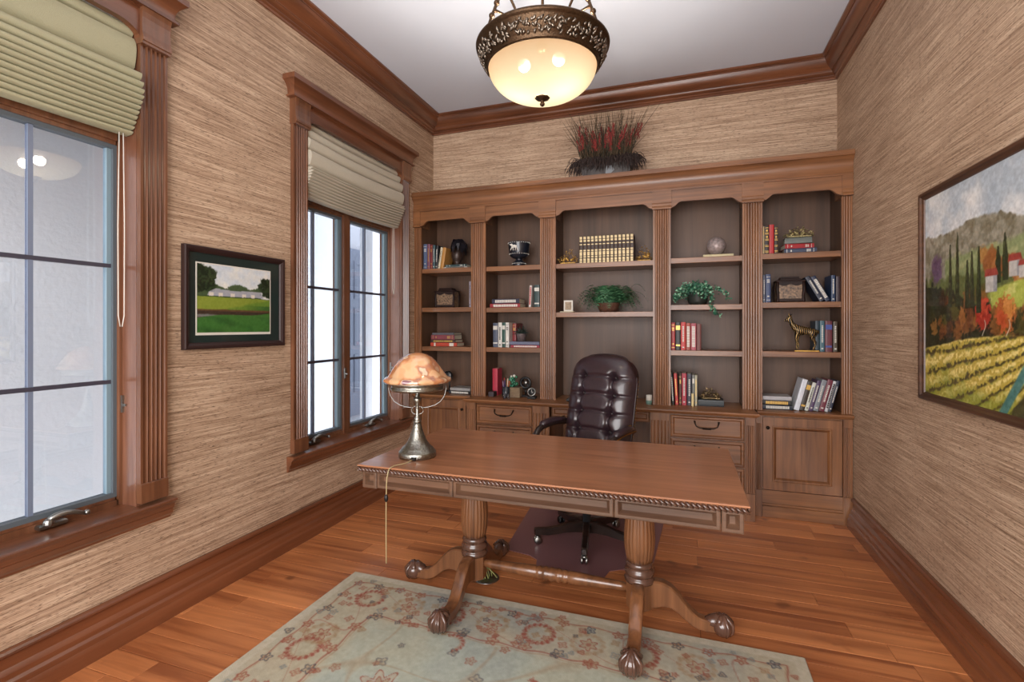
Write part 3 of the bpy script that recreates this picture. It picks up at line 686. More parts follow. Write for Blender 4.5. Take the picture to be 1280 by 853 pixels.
def rugc(X, Y):
    s = np.minimum(X-RX0, RX1-X); t = np.minimum(RY1-Y, Y-RY0); e = np.minimum(s, t)      # distance from the edges
    n = fbm(X, Y, 9, 2)-.5; n2 = fbm(X, Y, 60, 5)-.5; n3 = fbm(X, Y, 2.6, 8)-.5
    C = np.zeros(X.shape+(3,))+np.array([166, 172, 158.])
    C = mixc(C, (176, 162, 138), np.clip(soft(e-.36, .05)*.75+n*.8, 0, .85)*(e < .42))
    C = mixc(C, (140, 146, 142), np.clip(n3*2.2+.1, 0, .6))
    C = mixc(C, (168, 160, 134), np.clip(-n3*2.0, 0, .6))
    C = mixc(C, (186, 178, 158), soft(e-.045, .01)*.75)
    red = (142, 72, 56); dk = (62, 64, 74); tan = (150, 118, 84); blue = (104, 118, 124)
    # warped guard lines
    for off, cc, wd, a in ((.085, red, .006, .75), (.092, tan, .004, .5), (.335, red, .008, .7), (.35, tan, .005, .5)):
        C = mixc(C, cc, soft(np.abs(e-off-.006*np.sin(X*31+Y*29))-wd/2, .005)*a)
    rr = random.Random(11)
    def flower(C, cx, cy, r, k, c1, c2, ring=False, a=.85, arcf=None):
        m = (np.abs(X-cx) < r*1.5) & (np.abs(Y-cy) < r*1.5)
        if not m.any(): return C
        x = X[m]-cx; y = Y[m]-cy; rad = np.hypot(x, y); th = np.arctan2(y, x); cs = C[m]
        pet = r*(.78+.22*np.cos(k*th+cx*9))
        if ring:
            w_ = soft(np.abs(rad-r*.8)-r*.16*(.4+.6*np.abs(np.cos(k*th))), .008)*a*(.55+.45*(np.sin(th*k*1.7+rad*90) > 0))
            if arcf is not None: w_ = w_*(np.sin(th+arcf) > -.1)
            cs = mixc(cs, c1, w_)
            cs = mixc(cs, c2, soft(np.abs(rad-r*.62)-.003, .006)*a*.5*(1 if arcf is None else (np.sin(th+arcf) > 0)))
        else:
            cs = mixc(cs, c2, soft(rad-pet, .008)*a*.45)
            cs = mixc(cs, c1, soft(np.abs(rad-pet)-.0035, .006)*a)
            cs = mixc(cs, c1, soft(rad-r*.28, .008)*a*.8)
        C[m] = cs; return C
    W = RX1-RX0
    # border flowers, along the back and both sides
    def bpts(step, off, ph=0.):
        P = []; k = 0
        x = RX0+off+ph
        while x < RX1-off: P.append((x, RY1-off, 0)); x += step
        y = RY1-off-step
        while y > .6: P.append((RX0+off, y+ph*.5, 1)); P.append((RX1-off, y+ph*.5, 2)); y -= step
        return P
    for (x, y, s_) in bpts(.455, .21, .04): C = flower(C, x, y, .085, 9, red, tan, True, .9)
    for (x, y, s_) in bpts(.455, .215, .265): C = flower(C, x, y, .042, 6, red, tan, False, .8)
    for (x, y, s_) in bpts(.455, .21, .265): C = flower(C, x, y, .085, 7, tan, (150, 140, 118), True, .55)
    for i, (x, y, s_) in enumerate(bpts(.128, .10)): C = flower(C, x, y+rr.uniform(-.01, .01), .026, 5, dk if i % 3 == 1 else red, tan if i % 2 else blue, False, .85)
    for i, (x, y, s_) in enumerate(bpts(.15, .325, .05)): C = flower(C, x, y+rr.uniform(-.012, .012), .03, 5, dk if i % 3 == 0 else red, tan, False, .8)
    for i, (x, y, s_) in enumerate(bpts(.15, .15, .02)): C = flower(C, x+rr.uniform(-.03, .03), y+rr.uniform(-.03, .03), .02, 4, tan if i % 2 else red, tan, False, .6)
    for i, (x, y, s_) in enumerate(bpts(.19, .27, .09)): C = flower(C, x+rr.uniform(-.03, .03), y+rr.uniform(-.02, .02), .022, 4, red if i % 2 else blue, tan, False, .6)
    for k in range(170):
        q = rr.uniform(.05, .37); x, y = rr.choice([(rr.uniform(RX0+q, RX1-q), RY1-q), (RX0+q, rr.uniform(.8, RY1-q)), (RX1-q, rr.uniform(.8, RY1-q)), (rr.uniform(RX0+q, RX1-q), RY1-q)])
        C = flower(C, x, y, rr.uniform(.010, .022), rr.choice((3, 4, 5)), rr.choice((red, tan, blue, dk, red, red)), tan, False, .7)
    # field: large blossoms, arcs of petals, sprays
    for (x, y, r, a) in ((-1.13, 1.66, .10, None), (-.98, 2.0, .07, 1.), (-.62, 1.83, .105, 2.2), (-.30, 1.50, .10, .6), (-.92, 1.40, .09, 3.), (.0, 1.75, .1, 1.4), (-.45, 1.18, .11, None), (-.05, 1.2, .1, 4.), (-1.3, 1.22, .1, 5.), (-.75, 1.6, .07, 2.)):
        C = flower(C, x, y, r, 9, red, tan, True, .85, a) if a is not None else flower(flower(C, x, y, r, 8, red, (176, 150, 124), False, .85), x, y, r*.6, 8, red, tan, False, .8)
    for k in range(110):
        C = flower(C, rr.uniform(RX0+.4, RX1-.4), rr.uniform(.3, RY1-.4), rr.uniform(.012, .03), rr.choice((4, 5, 6)), rr.choice((red, tan, blue, dk, red)), tan, False, .55)
    vine = np.abs(np.sin(X*7+2*np.sin(Y*5))+np.cos(Y*8+1.5*np.sin(X*6)))
    C = mixc(C, tan, soft(vine*.05-.0022, .004)*.35*(e > .36)); 
    vb = np.abs(np.sin(X*14+Y*13)*.1+(e-.21)); C = mixc(C, red, soft(vb-.003, .005)*.45*(e < .35))
    C = C+n2[..., None]*26
    return C
ysr = np.concatenate([np.linspace(RY1, 1.15, 252), np.linspace(1.12, RY0, 62)])
rug = vgrid('rug', np.linspace(RX0, RX1, 456), ysr, rugc, lambda X, Y: np.stack([X, Y, np.full(X.shape, RUGZ)], -1), None or paint('rug_wool', .95, bump=.6))
tag(rug, 'pale green oriental rug with floral border under the front of the desk', 'rug')
e = .004
obj('rug_edge', G().box(RX0-e, RX1+e, RY0-e, RY1+e, .001, RUGZ-.0012, b=.003), mat('rug_binding', (176, 170, 152), .95), rug)

# ================================================================== CHAIR MAT AND CHAIR
g = G(); q = [(-1.14, 2.72), (-.16, 2.72), (-.16, 3.72), (-1.14, 3.72)]
tag(obj('chair_mat', G().poly([(-1.13, 3.72), (-1.07, 2.97), (-.90, 2.94), (-.84, 2.90), (-.80, 2.72), (-.44, 2.72), (-.40, 2.90), (-.34, 2.94), (-.17, 2.97), (-.13, 3.72)], .0006, .004, lambda x, y, z: (x, y, z)), M['chairmat']), 'smoky violet floor protector mat under the leather chair', 'mat')
MZ = .004
ch = thing('office_chair', (-.60, 3.26, MZ), 'high backed button tufted oxblood leather desk chair on casters', 'chair', rot=(0, 0, R(-22)))
# local frame: front is -y
g = G()
def cshape(s, t, W, Hh):
    """rounded tall outline in the s, t square"""
    x = s*math.sqrt(1-.42*(t*t)**6)*W/2; z = t*math.sqrt(1-.36*(s*s)**6)*Hh/2-(.030*s*s if t > 0 else 0)*t
    return x, z
BW, BH = .50, .76
btn = [(sx*.118, zz) for sx in (-1, 1) for zz in (.215, .095, -.025, -.145, -.265)]
Tb = Matrix.Translation((0, .205, .845)) @ Matrix.Rotation(R(-13), 4, 'X')
def front(u, v):
    s = 2*u-1; t = 2*v-1; x, z = cshape(s, t, BW, BH)
    edge = ((1-abs(s)**3.2)**.5)*((1-abs(t)**5)**.5); d = .11*edge
    dim = 0
    for bx, bz in btn:
        r2 = ((x-bx)**2+(z-bz)**2); dim += .052*math.exp(-r2/.0007)
    for bz in (.215, .095, -.025, -.145, -.265):
        if abs(x) < .245: dim += .020*math.exp(-((z-bz-.006*math.cos(x*20))**2)/.00010)
    for bx in (-.118, .118):
        if z < .23: dim += .018*math.exp(-((x-bx-.006*math.sin(z*26))**2)/.00012)
    return tuple(Tb @ Vector((x, -.03-max(.004, d-dim*edge), z)))
g.grid(66, 84, front)
def backf(u, v):
    s = 2*u-1; t = 2*v-1; x, z = cshape(s, t, BW, BH); return tuple(Tb @ Vector((x, -.026+.062*((1-s**8)*(1-t**8))**.25, z)))
obj('backrest', g, M['leather'], ch, local=True)
obj('back_shell', G().grid(40, 40, backf), M['leather_d'], ch, local=True)
rim = []
for k in range(65):
    a = 2*PI*k/64; s, t = math.cos(a), math.sin(a); q = max(abs(s), abs(t)); x, z = cshape(s/q, t/q, BW+.004, BH+.004); rim.append(tuple(Tb @ Vector((x, -.03, z))))
obj('piping', G().tube(rim, .006, 8, cap=False), M['leather_d'], ch, local=True)
g = G()
for k in range(96):
    a = 2*PI*k/96; s, t = math.cos(a), math.sin(a); q = max(abs(s), abs(t)); x, z = cshape(s/q, t/q, BW-.004, BH-.004)
    if t > -.5: g.ball(tuple(Tb @ Vector((x, .0, z))), .0035, 6, 4)
n_ = obj('nailhead_trim', g, M['brass'], ch, local=True); n_['kind'] = 'stuff'
for bx, bz in btn:
    obj('button', G().ball(tuple(Tb @ Vector((bx, -.082, bz))), .009, 10, 7, 0, (1, .6, 1)), M['leather_d'], ch, local=True)
def seat(u, v):
    s = 2*u-1; a = 2*PI*v
    return None
g = G(); nu, nv = 30, 24
def seatf(u, v):
    a = 2*PI*u; ph = -PI/2+PI*v; ca, sa = math.cos(a), math.sin(a); k = (abs(ca)**5+abs(sa)**5)**(-1/5)
    r = math.cos(ph)**.45 if math.cos(ph) > 0 else 0
    return (ca*k*r*.27, -.03+sa*k*r*.26, .485+math.sin(ph)*.055+(.012*math.exp(-((ca*k*r)**2+(sa*k*r)**2)*2) if ph > 0 else 0))
g.grid(nu, nv, seatf, closeu=True); obj('seat', g, M['leather'], ch, local=True)
obj('seat_pan', G().box(-.2, .2, -.2, .2, .40, .432, b=.01), M['black'], ch, local=True)
for s in (-1, 1):
    P = arc((s*.255, .16, .74), (s*.285, -.02, .76), (s*.28, -.13, .735), 8)+arc((s*.28, -.13, .735), (s*.275, -.25, .70), (s*.255, -.17, .60), 8)[1:]+arc((s*.255, -.17, .60), (s*.245, -.1, .50), (s*.20, -.06, .44), 6)[1:]
    a_ = obj('armrest', G().tube(P, .021, 12), M['blackwood'], ch, local=True)
    P2 = [(x, y, z+.018) for x, y, z in P[1:9]]
    obj('arm_pad', G().tube(P2, [.02, .028, .03, .03, .03, .03, .028, .02], 12, flat=.7), M['leather'], a_, local=True)
    g = G().tube([(x+s*.022, y, z-.002) for x, y, z in P[0:12]], .004, 6).tube([(x+s*.0, y, z+.036) for x, y, z in [P[1], P[2]]], .004, 6)
    obj('arm_trim', g, M['brass'], a_, local=True)
obj('gas_column', G().lathe([(.0, .10), (.045, .10), (.045, .125), (.028, .13), (.028, .28), (.018, .285), (.018, .40), (0, .40)], seg=20, cap=False), M['black'], ch, local=True)
for k in range(5):
    a = R(22)+R(-90+8+72*k); d = Vector((math.cos(a), math.sin(a), 0)); s_ = Vector((-d.y, d.x, 0)); g = G(); vs = []; fs = []
    pr = [(.03, .135, .065, .022), (.08, .135, .07, .022), (.14, .125, .07, .021), (.20, .108, .062, .02), (.26, .10, .058, .02), (.31, .102, .062, .02), (.345, .103, .06, .018), (.352, .095, .066, .012)]
    for r, zt, zb, w_ in pr:
        for o, z in ((-w_, zb), (-w_, zt-.006), (-w_+.006, zt), (w_-.006, zt), (w_, zt-.006), (w_, zb)): p = d*r+s_*o; vs.append((p.x, p.y, z))
    for i in range(len(pr)-1):
        for j in range(6): q0 = i*6+j; q1 = i*6+(j+1) % 6; fs.append((q0, q1, q1+6, q0+6))
    fs += [tuple(range(6))[::-1], tuple(range(len(vs)-6, len(vs)))]
    g.add(vs, fs); l = obj('base_leg', g, M['blackwood'], ch, local=True)
    c = d*.33; g = G()
    for o in (-.014, .014):
        cc = c+s_*o; g.lathe([(0, -.008), (.02, -.008), (.024, -.005), (.024, .005), (.02, .008), (0, .008)], seg=16, cap=False) if False else None
        T = Matrix.Translation((cc.x, cc.y, .025)) @ Matrix.Rotation(a, 4, 'Z') @ Matrix.Rotation(PI/2, 4, 'X')
        gg = G().lathe([(0, -.008), (.02, -.008), (.0245, -.004), (.0245, .004), (.02, .008), (0, .008)], seg=16, cap=False).move(T); g.add(gg.v, gg.f, 0, True)
    g.tube([tuple(c+Vector((0, 0, .03))), tuple(c+Vector((0, 0, .07)))], .009, 8)
    g.add(*(lambda b: (b.v, b.f))(G().ball(tuple(c+Vector((0, 0, .046))), .02, 12, 8, 0, (1, 1, .6))), 0, True)
    obj('caster', g, M['black'] if k % 2 else M['chrome'], l, local=True)

# ================================================================== FLOOR OUTLET under the desk
t = thing('floor_outlet', (-1.05, 2.60, 0), 'round metal floor outlet plate with loose cords under the left pedestal', 'outlet')
obj('plate', G().lathe([(0, .006), (.06, .006), (.07, .004), (.074, .001), (0, .0005)], (-1.05, 2.60, 0), 32, cap=False), M['chrome'], t)
g = G(); rg = random.Random(5)
for k in range(6):
    a = rg.uniform(0, 6.28); x, y = -1.05+.02*math.cos(a), 2.6+.02*math.sin(a)
    g.tube(arc((x, y, .004), (x+rg.uniform(-.05, .05), y+rg.uniform(-.05, .05), .12), (x+rg.uniform(-.05, .05), y+rg.uniform(-.05, .05), .01), 8), .003, 6)
obj('loose_cord', g, mat('yellow_green_cord', (150, 156, 96), .5), t)

# ================================================================== DESK LAMP
LX, LY, LZ = -1.277, 2.225, .7625
lp = thing('table_lamp', (LX, LY, LZ), 'antique table lamp with domed amber glass shade on flared pewter base', 'lamp')
c = (LX, LY, LZ)
pr = [(0, 0), (.09, 0), (.094, .004), (.094, .026), (.090, .032), (.084, .035), (.080, .044), (.070, .052), (.060, .062), (.048, .080), (.038, .102), (.030, .125), (.024, .146), (.019, .162), (.0165, .174), (0, .174)]
obj('base', G().lathe(pr, c, 40, cap=False, fn=lambda r, z, a: r+(.0016*math.sin(a*14) if .03 < z < .07 and r > .03 else 0)), M['pewter'], lp)
pr = [(0, .172), (.019, .172), (.021, .178), (.017, .184), (.015, .188), (.018, .192), (.014, .198), (.009, .215), (.0085, .24), (.010, .262), (.015, .278), (.019, .290), (.016, .298), (.011, .303), (.011, .345), (.013, .35), (.013, .39), (0, .39)]
obj('stem', G().lathe(pr, c, 20, cap=False), M['pewter'], lp)
pr = [(.122, .338), (.128, .338), (.134, .344), (.134, .350), (.130, .354), (.131, .368), (.136, .371), (.136, .377), (.12, .377)]
obj('shade_band', G().lathe(pr, c, 64, cap=False, fn=lambda r, z, a: r+(.0022*math.sin(a*26)*math.sin((z-.352)*230) if .35 < z < .369 else 0)), M['pewter'], lp)
m, nt, N, L, B = newmat('amber_art_glass')
tc = N.new('ShaderNodeTexCoord'); vo = N.new('ShaderNodeTexVoronoi'); vo.inputs['Scale'].default_value = 20; vo.feature = 'SMOOTH_F1'
no = N.new('ShaderNodeTexNoise'); no.inputs['Scale'].default_value = 9; no.inputs['Detail'].default_value = 3
mx = N.new('ShaderNodeMix'); mx.data_type = 'VECTOR'; mx.inputs[0].default_value = .12
L.new(tc.outputs['Object'], no.inputs['Vector']); L.new(tc.outputs['Object'], mx.inputs[4]); L.new(no.outputs['Color'], mx.inputs[5]); L.new(mx.outputs[1], vo.inputs['Vector'])
r = N.new('ShaderNodeValToRGB'); e = r.color_ramp.elements; e[0].position = 0; e[0].color = lin((206, 150, 100))+(1,); e[1].position = 1; e[1].color = lin((132, 88, 70))+(1,)
for p, cc in ((.35, (214, 172, 130)), (.5, (190, 126, 80)), (.62, (160, 104, 76)), (.74, (222, 196, 164)), (.86, (128, 84, 90))): x = e.new(p); x.color = lin(cc)+(1,)
L.new(vo.outputs['Color'], r.inputs[0]); L.new(r.outputs[0], B.inputs['Base Color'])
B.inputs['Roughness'].default_value = .12; B.inputs['Coat Weight'].default_value = 1.; B.inputs['Coat Roughness'].default_value = .05; B.inputs['Subsurface Weight'].default_value = .15; B.inputs['Subsurface Scale'].default_value = .02
b = N.new('ShaderNodeBump'); b.inputs['Strength'].default_value = .5; b.inputs['Distance'].default_value = .004; L.new(vo.outputs['Distance'], b.inputs['Height']); L.new(b.outputs[0], B.inputs['Normal'])
pr = [(.12, .378), (.160, .378), (.168, .384), (.171, .392), (.166, .401), (.152, .407), (.140, .418), (.128, .438), (.114, .460), (.096, .484), (.074, .505), (.048, .520), (.022, .528), (0, .53)]
obj('glass_shade', G().lathe(pr, c, 56, cap=False, fn=lambda r_, z, a: r_+(.003*math.sin(a*9+z*40) if .39 < z < .5 else 0)), m, lp)
g = G()
P = [(LX-.148+.0*t, LY, LZ+.37) for t in (0,)]
for s in (-1, 1):
    g.tube([(LX+s*.145*CA, LY+s*.145*SA*1, LZ+.365)]+[(LX+s*CA*x, LY+s*SA*x, LZ+z) for x, z in ((.146, .34), (.138, .31), (.118, .28), (.09, .262), (.06, .252), (.035, .249), (.02, .251))], .0022, 6)
ring = [(LX+CA*.03*math.cos(a), LY+SA*.03*math.cos(a), LZ+.235+.022*math.sin(a)) for a in [2*PI*k/20 for k in range(21)]]
g.tube(ring, .002, 6); obj('wire_arms', g, M['chrome'], lp)
obj('lamp_socket_plug', G().box(LX+.02, LX+.045, LY-.101, LY-.09, LZ+.006, LZ+.02, b=.002), M['black'], lp)
m = mat('clear_lamp_cord', (168, 150, 110), .4)
P = [(LX+.03, LY-.10, LZ+.01), (LX+.02, LY-.15, LZ+.004), (LX-.005, LY-.19, LZ+.005), (LX-.01, LY-.225, LZ+.004), (LX-.016, DY0-.012, LZ-.006), (LX-.02, DY0-.022, LZ-.05), (LX-.022, DY0-.022, LZ-.14), (LX-.024, DY0-.02, LZ-.30), (LX-.024, DY0-.018, LZ-.44)]
PP = []
for i in range(len(P)-1): PP += [tuple(Vector(P[i]).lerp(Vector(P[i+1]), t/4)) for t in range(4)]
PP.append(P[-1])
for _ in range(2): PP = [PP[0]]+[tuple((Vector(PP[i-1])+Vector(PP[i])*2+Vector(PP[i+1]))/4) for i in range(1, len(PP)-1)]+[PP[-1]]
cd_ = obj('power_cord', G().tube(PP, .0026, 6), m, lp)
obj('inline_switch', G().ball((LX-.022, DY0-.022, LZ-.135), .011, 10, 8, 0, (.9, .8, 1.7)), M['black'], cd_)

# ================================================================== PENDANT
PX, PY, PZ = -.63, 2.27, 2.73
pd = thing('pendant_light', (PX, PY, PZ-.25), 'bowl pendant light of glowing cream glass in an ornate bronze rim', 'lamp')
c = (PX, PY, PZ)
pr = [(.252, -.075), (.258, -.085), (.266, -.078), (.266, -.066), (.272, -.06), (.29, -.03), (.302, -.002), (.306, .004), (.314, .008), (.316, .018), (.308, .026), (.296, .026), (.29, .018), (.262, -.055), (.252, -.075)]
obj('rim', G().lathe(pr, c, 96, cap=False), M['bronze'], pd)
# cast leaf relief around the rim
g = G(); rg = random.Random(9)
for k in range(380):
    a0 = 2*PI*k/380+rg.uniform(-.02, .02); t0 = rg.uniform(-.15, .68); dt = rg.uniform(.15, .34); da = rg.uniform(-.07, .07); cv = rg.uniform(-.03, .03)
    P = []
    for i in range(5):
        s = i/4; t = min(.96, t0+dt*s); a = a0+da*s+cv*math.sin(PI*s); rr = .272+.034*t
        P.append((PX+(rr+.003)*math.cos(a), PY+(rr+.003)*math.sin(a), PZ-.06+.06*t-.003))
    g.tube(P, [.002, .0055, .0065, .005, .002], 5)
o_ = obj('leaf_relief', g, M['relief'], pd); o_['kind'] = 'stuff'
m, nt, N, L, B = newmat('lit_cream_bowl_glass'); N.remove(B)
tr = N.new('ShaderNodeBsdfTranslucent'); tr.inputs[0].default_value = (.016, .0125, .0085, 1)
df = N.new('ShaderNodeBsdfDiffuse'); df.inputs[0].default_value = (.04, .034, .024, 1)
em = N.new('ShaderNodeEmission'); tcn = N.new('ShaderNodeTexCoord'); sp = N.new('ShaderNodeSeparateXYZ'); L.new(tcn.outputs['Object'], sp.inputs[0])
mr = N.new('ShaderNodeMapRange'); mr.inputs[1].default_value = 0; mr.inputs[2].default_value = .2; L.new(sp.outputs[2], mr.inputs[0])
rp = N.new('ShaderNodeValToRGB'); rp.color_ramp.elements[0].color = lin((255, 236, 190))+(1,); rp.color_ramp.elements[0].position = .32; rp.color_ramp.elements[1].position = .92; rp.color_ramp.elements[1].color = lin((206, 138, 76))+(1,)
L.new(mr.outputs[0], rp.inputs[0]); L.new(rp.outputs[0], em.inputs[0]); em.inputs[1].default_value = .56
m1 = N.new('ShaderNodeMixShader'); m1.inputs[0].default_value = .5; L.new(df.outputs[0], m1.inputs[1]); L.new(tr.outputs[0], m1.inputs[2])
a1 = N.new('ShaderNodeAddShader'); L.new(m1.outputs[0], a1.inputs[0]); L.new(em.outputs[0], a1.inputs[1]); tp = N.new('ShaderNodeBsdfTransparent'); tp.inputs[0].default_value = (1, .95, .86, 1); m2 = N.new('ShaderNodeMixShader'); m2.inputs[0].default_value = .05
L.new(a1.outputs[0], m2.inputs[1]); L.new(tp.outputs[0], m2.inputs[2]); L.new(m2.outputs[0], N['Material Output'].inputs[0])
pr = [(.257, -.07)]+[(.257*math.cos(t)**.85, -.07-.150*math.sin(t)) for t in [PI/2*i/16 for i in range(1, 16)]]+[(.0, -.22)]
obj('glass_bowl', G().lathe(pr, c, 64, cap=False), m, pd)
pr = [(0, -.204), (.032, -.212), (.036, -.218), (.032, -.224), (.018, -.230), (.009, -.234), (.008, -.240), (.012, -.246), (.011, -.253), (.005, -.259), (0, -.26)]
obj('finial', G().lathe(pr, c, 20, cap=False, fn=lambda r_, z, a: r_*(1+.06*math.sin(a*8))), M['bronze'], pd)
for k in range(3):
    a = R(-145+120*k)+R(10); ca, sa = math.cos(a), math.sin(a)
    def rp_(r_, z): return (PX+r_*ca, PY+r_*sa, PZ+z)
    g = G().tube([rp_(.285, .02), rp_(.265, .09), rp_(.235, .17), rp_(.19, .27), rp_(.12, .42), rp_(.05, .56), rp_(.03, .60)], [.009, .007, .0075, .007, .007, .007, .007], 8)
    for r_, z in ((.285, .03), (.262, .10), (.238, .165)): g.ball(rp_(r_, z), .014, 10, 8)
    arm = obj('support_arm', g, M['bronze'], pd)
    P = [rp_(.245+.0*t, .12) for t in (0,)]+[rp_(.245-.075*math.sin(PI*t)-.06*t, .13-.05*math.sin(PI*t)+.10*t) for t in [i/8 for i in range(9)]]
    g = G().tube(P, .006, 8); obj('scroll', g.ball(P[-1], .012, 8, 6), M['bronze'], arm)
obj('hanging_rod', G().tube([(PX, PY, PZ+.02), (PX, PY, H-.05)], .006, 10).ball((PX, PY, PZ+.6), .035, 14, 10).ball((PX, PY, PZ+.02), .03, 12, 8), M['bronze'], pd)
obj('ceiling_canopy', G().lathe([(0, H-.06-PZ), (.03, H-.06-PZ), (.06, H-.04-PZ), (.075, H-.012-PZ), (.078, H-.001-PZ), (0, H-.001-PZ)], c, 32, cap=False), M['bronze'], pd)
bm_, nt, N, L, B = newmat('lit_bulb'); B.inputs['Emission Color'].default_value = (1, .9, .72, 1); B.inputs['Emission Strength'].default_value = 3; M['bulb'] = bm_
for sx in (-1, 1):
    bx = PX+sx*.085
    BU = obj('bulb', G().ball((bx, PY-.02, PZ-.06), .03, 14, 10), M['bulb'], pd)
    l = bpy.data.lights.new('bulb_light', 'POINT'); l.energy = LAMP_W; l.shadow_soft_size = .035; l.color = (1, .9, .78)
    lo = bpy.data.objects.new('bulb_light', l); col.objects.link(lo); lo.location = (bx, PY-.02, PZ-.115)

# ================================================================== PICTURES
def frame_sides(g, y0, y1, z0, z1, w_, prof, F):
    """four mitred sides; prof = (in from outer edge, out from wall)"""
    n = len(prof); cs = [(y0, z0, 1, 1), (y1, z0, -1, 1), (y1, z1, -1, -1), (y0, z1, 1, -1)]; vs = []; fs = []
    for (a, z, sa, sz) in cs: vs += [F(a+sa*i, d, z+sz*i) for i, d in prof]
    for k in range(4):
        for j in range(n-1): p = k*n+j; q = ((k+1) % 4)*n+j; fs.append((p, q, q+1, p+1))
    return g.add(vs, fs)
def golf(A, Z):
    a = (A-1.905)/(2.382-1.905); b = (Z-1.392)/(1.755-1.392)
    C = np.zeros(A.shape+(3,))+np.array([206, 212, 216.]); n = fbm(A, Z, 14, 1)-.5; n4 = fbm(A, Z, 90, 3)-.5
    C = mixc(C, (178, 192, 208), np.clip(n*3, 0, 1)); C = mixc(C, (226, 222, 210), np.clip(-n*3, 0, 1))
    C = mixc(C, (66, 84, 54), soft(b-(.68+.05*np.abs(np.sin(a*9))+n*.10+n4*.05), .02)*(a < .86))
    for x, wd, zt in ((.22, .09, .66), (.34, .09, .65), (.50, .12, .64), (.66, .12, .65), (.79, .10, .65)):
        C = mixc(C, (158, 160, 168), soft(np.maximum(np.abs(a-x)-wd*(1-(b-.58)*4), b-zt), .012)*(b > .55))
        C = mixc(C, (212, 204, 190), soft(np.maximum(np.abs(a-x+.05)-.028, np.abs(b-.57)-.028), .008))
    C = mixc(C, (44, 62, 34), soft(b-(.545+n*.05+n4*.03), .012))
    C = mixc(C, (128, 142, 52), soft(b-.535-n*.03, .012)); C = mixc(C, (92, 124, 44), np.clip(soft(b-.47+.25*(1-a)-.05, .05)+n*1.5, 0, .8)*(b < .53))
    C = mixc(C, (58, 96, 40), soft(b-.42+.0*a, .01)*np.clip((a-.6)*3, 0, 1))
    C = mixc(C, (92, 66, 44), soft(b-.345+n*.02, .012)); C = mixc(C, (58, 46, 36), soft(b-.32, .01)); C = mixc(C, (128, 132, 130), soft(np.abs(b-.245-n*.05)-.02, .02)*(a < .6)*.8)
    C = mixc(C, (58, 106, 44), soft(b-(.215+.10*a+.02*np.sin(a*6)), .012)); C = mixc(C, (38, 80, 34), np.clip(np.sin(a*9+b*26)*.5+n*2, 0, .7)*(b < .24))
    for cx, cz, r in ((.09, .84, .12), (.12, .72, .10), (.02, .92, .10), (.03, .68, .08), (.17, .86, .06), (.94, .80, .10), (.97, .68, .12), (.87, .74, .05), (.93, .62, .06)):
        C = mixc(C, (26, 38, 22), soft(np.hypot((a-cx), (b-cz)*.85)-r-n*.12-n4*.06, .02)); 
    C = mixc(C, (60, 78, 44), np.clip(n4*5, 0, .5)*((a < .25) | (a > .82))*(b > .6)*(C[..., 0] < 60))
    return C+n4[..., None]*22
pc = thing('framed_print', (XL, 2.158, 1.575), 'small framed golf course print in dark frame with black green mat', 'picture')
F = FL
g = frame_sides(G(), 1.824, 2.492, 1.305, 1.846, .03, [(0, .001), (0, .026), (.006, .03), (.018, .028), (.03, .02), (.034, .014), (.034, .006)], F)
obj('frame', g, mat('dark_mahogany_frame', (44, 24, 22), .5), pc)
obj('mat_board', G().box(XL+.006, XL+.010, 1.85, 2.466, 1.33, 1.82), mat('black_green_mat', (30, 44, 42), .35, coat=.5), pc)
obj('print_border', G().box(XL+.010, XL+.0115, 1.896, 2.391, 1.378, 1.764), M['white'], pc)
vgrid('landscape_print', np.linspace(1.903, 2.384, 170), np.linspace(1.392, 1.757, 130), golf, lambda A, Z: np.stack([np.full(A.shape, XL+.0122), A, Z], -1), paint('glazed_print', .4, .4), pc)

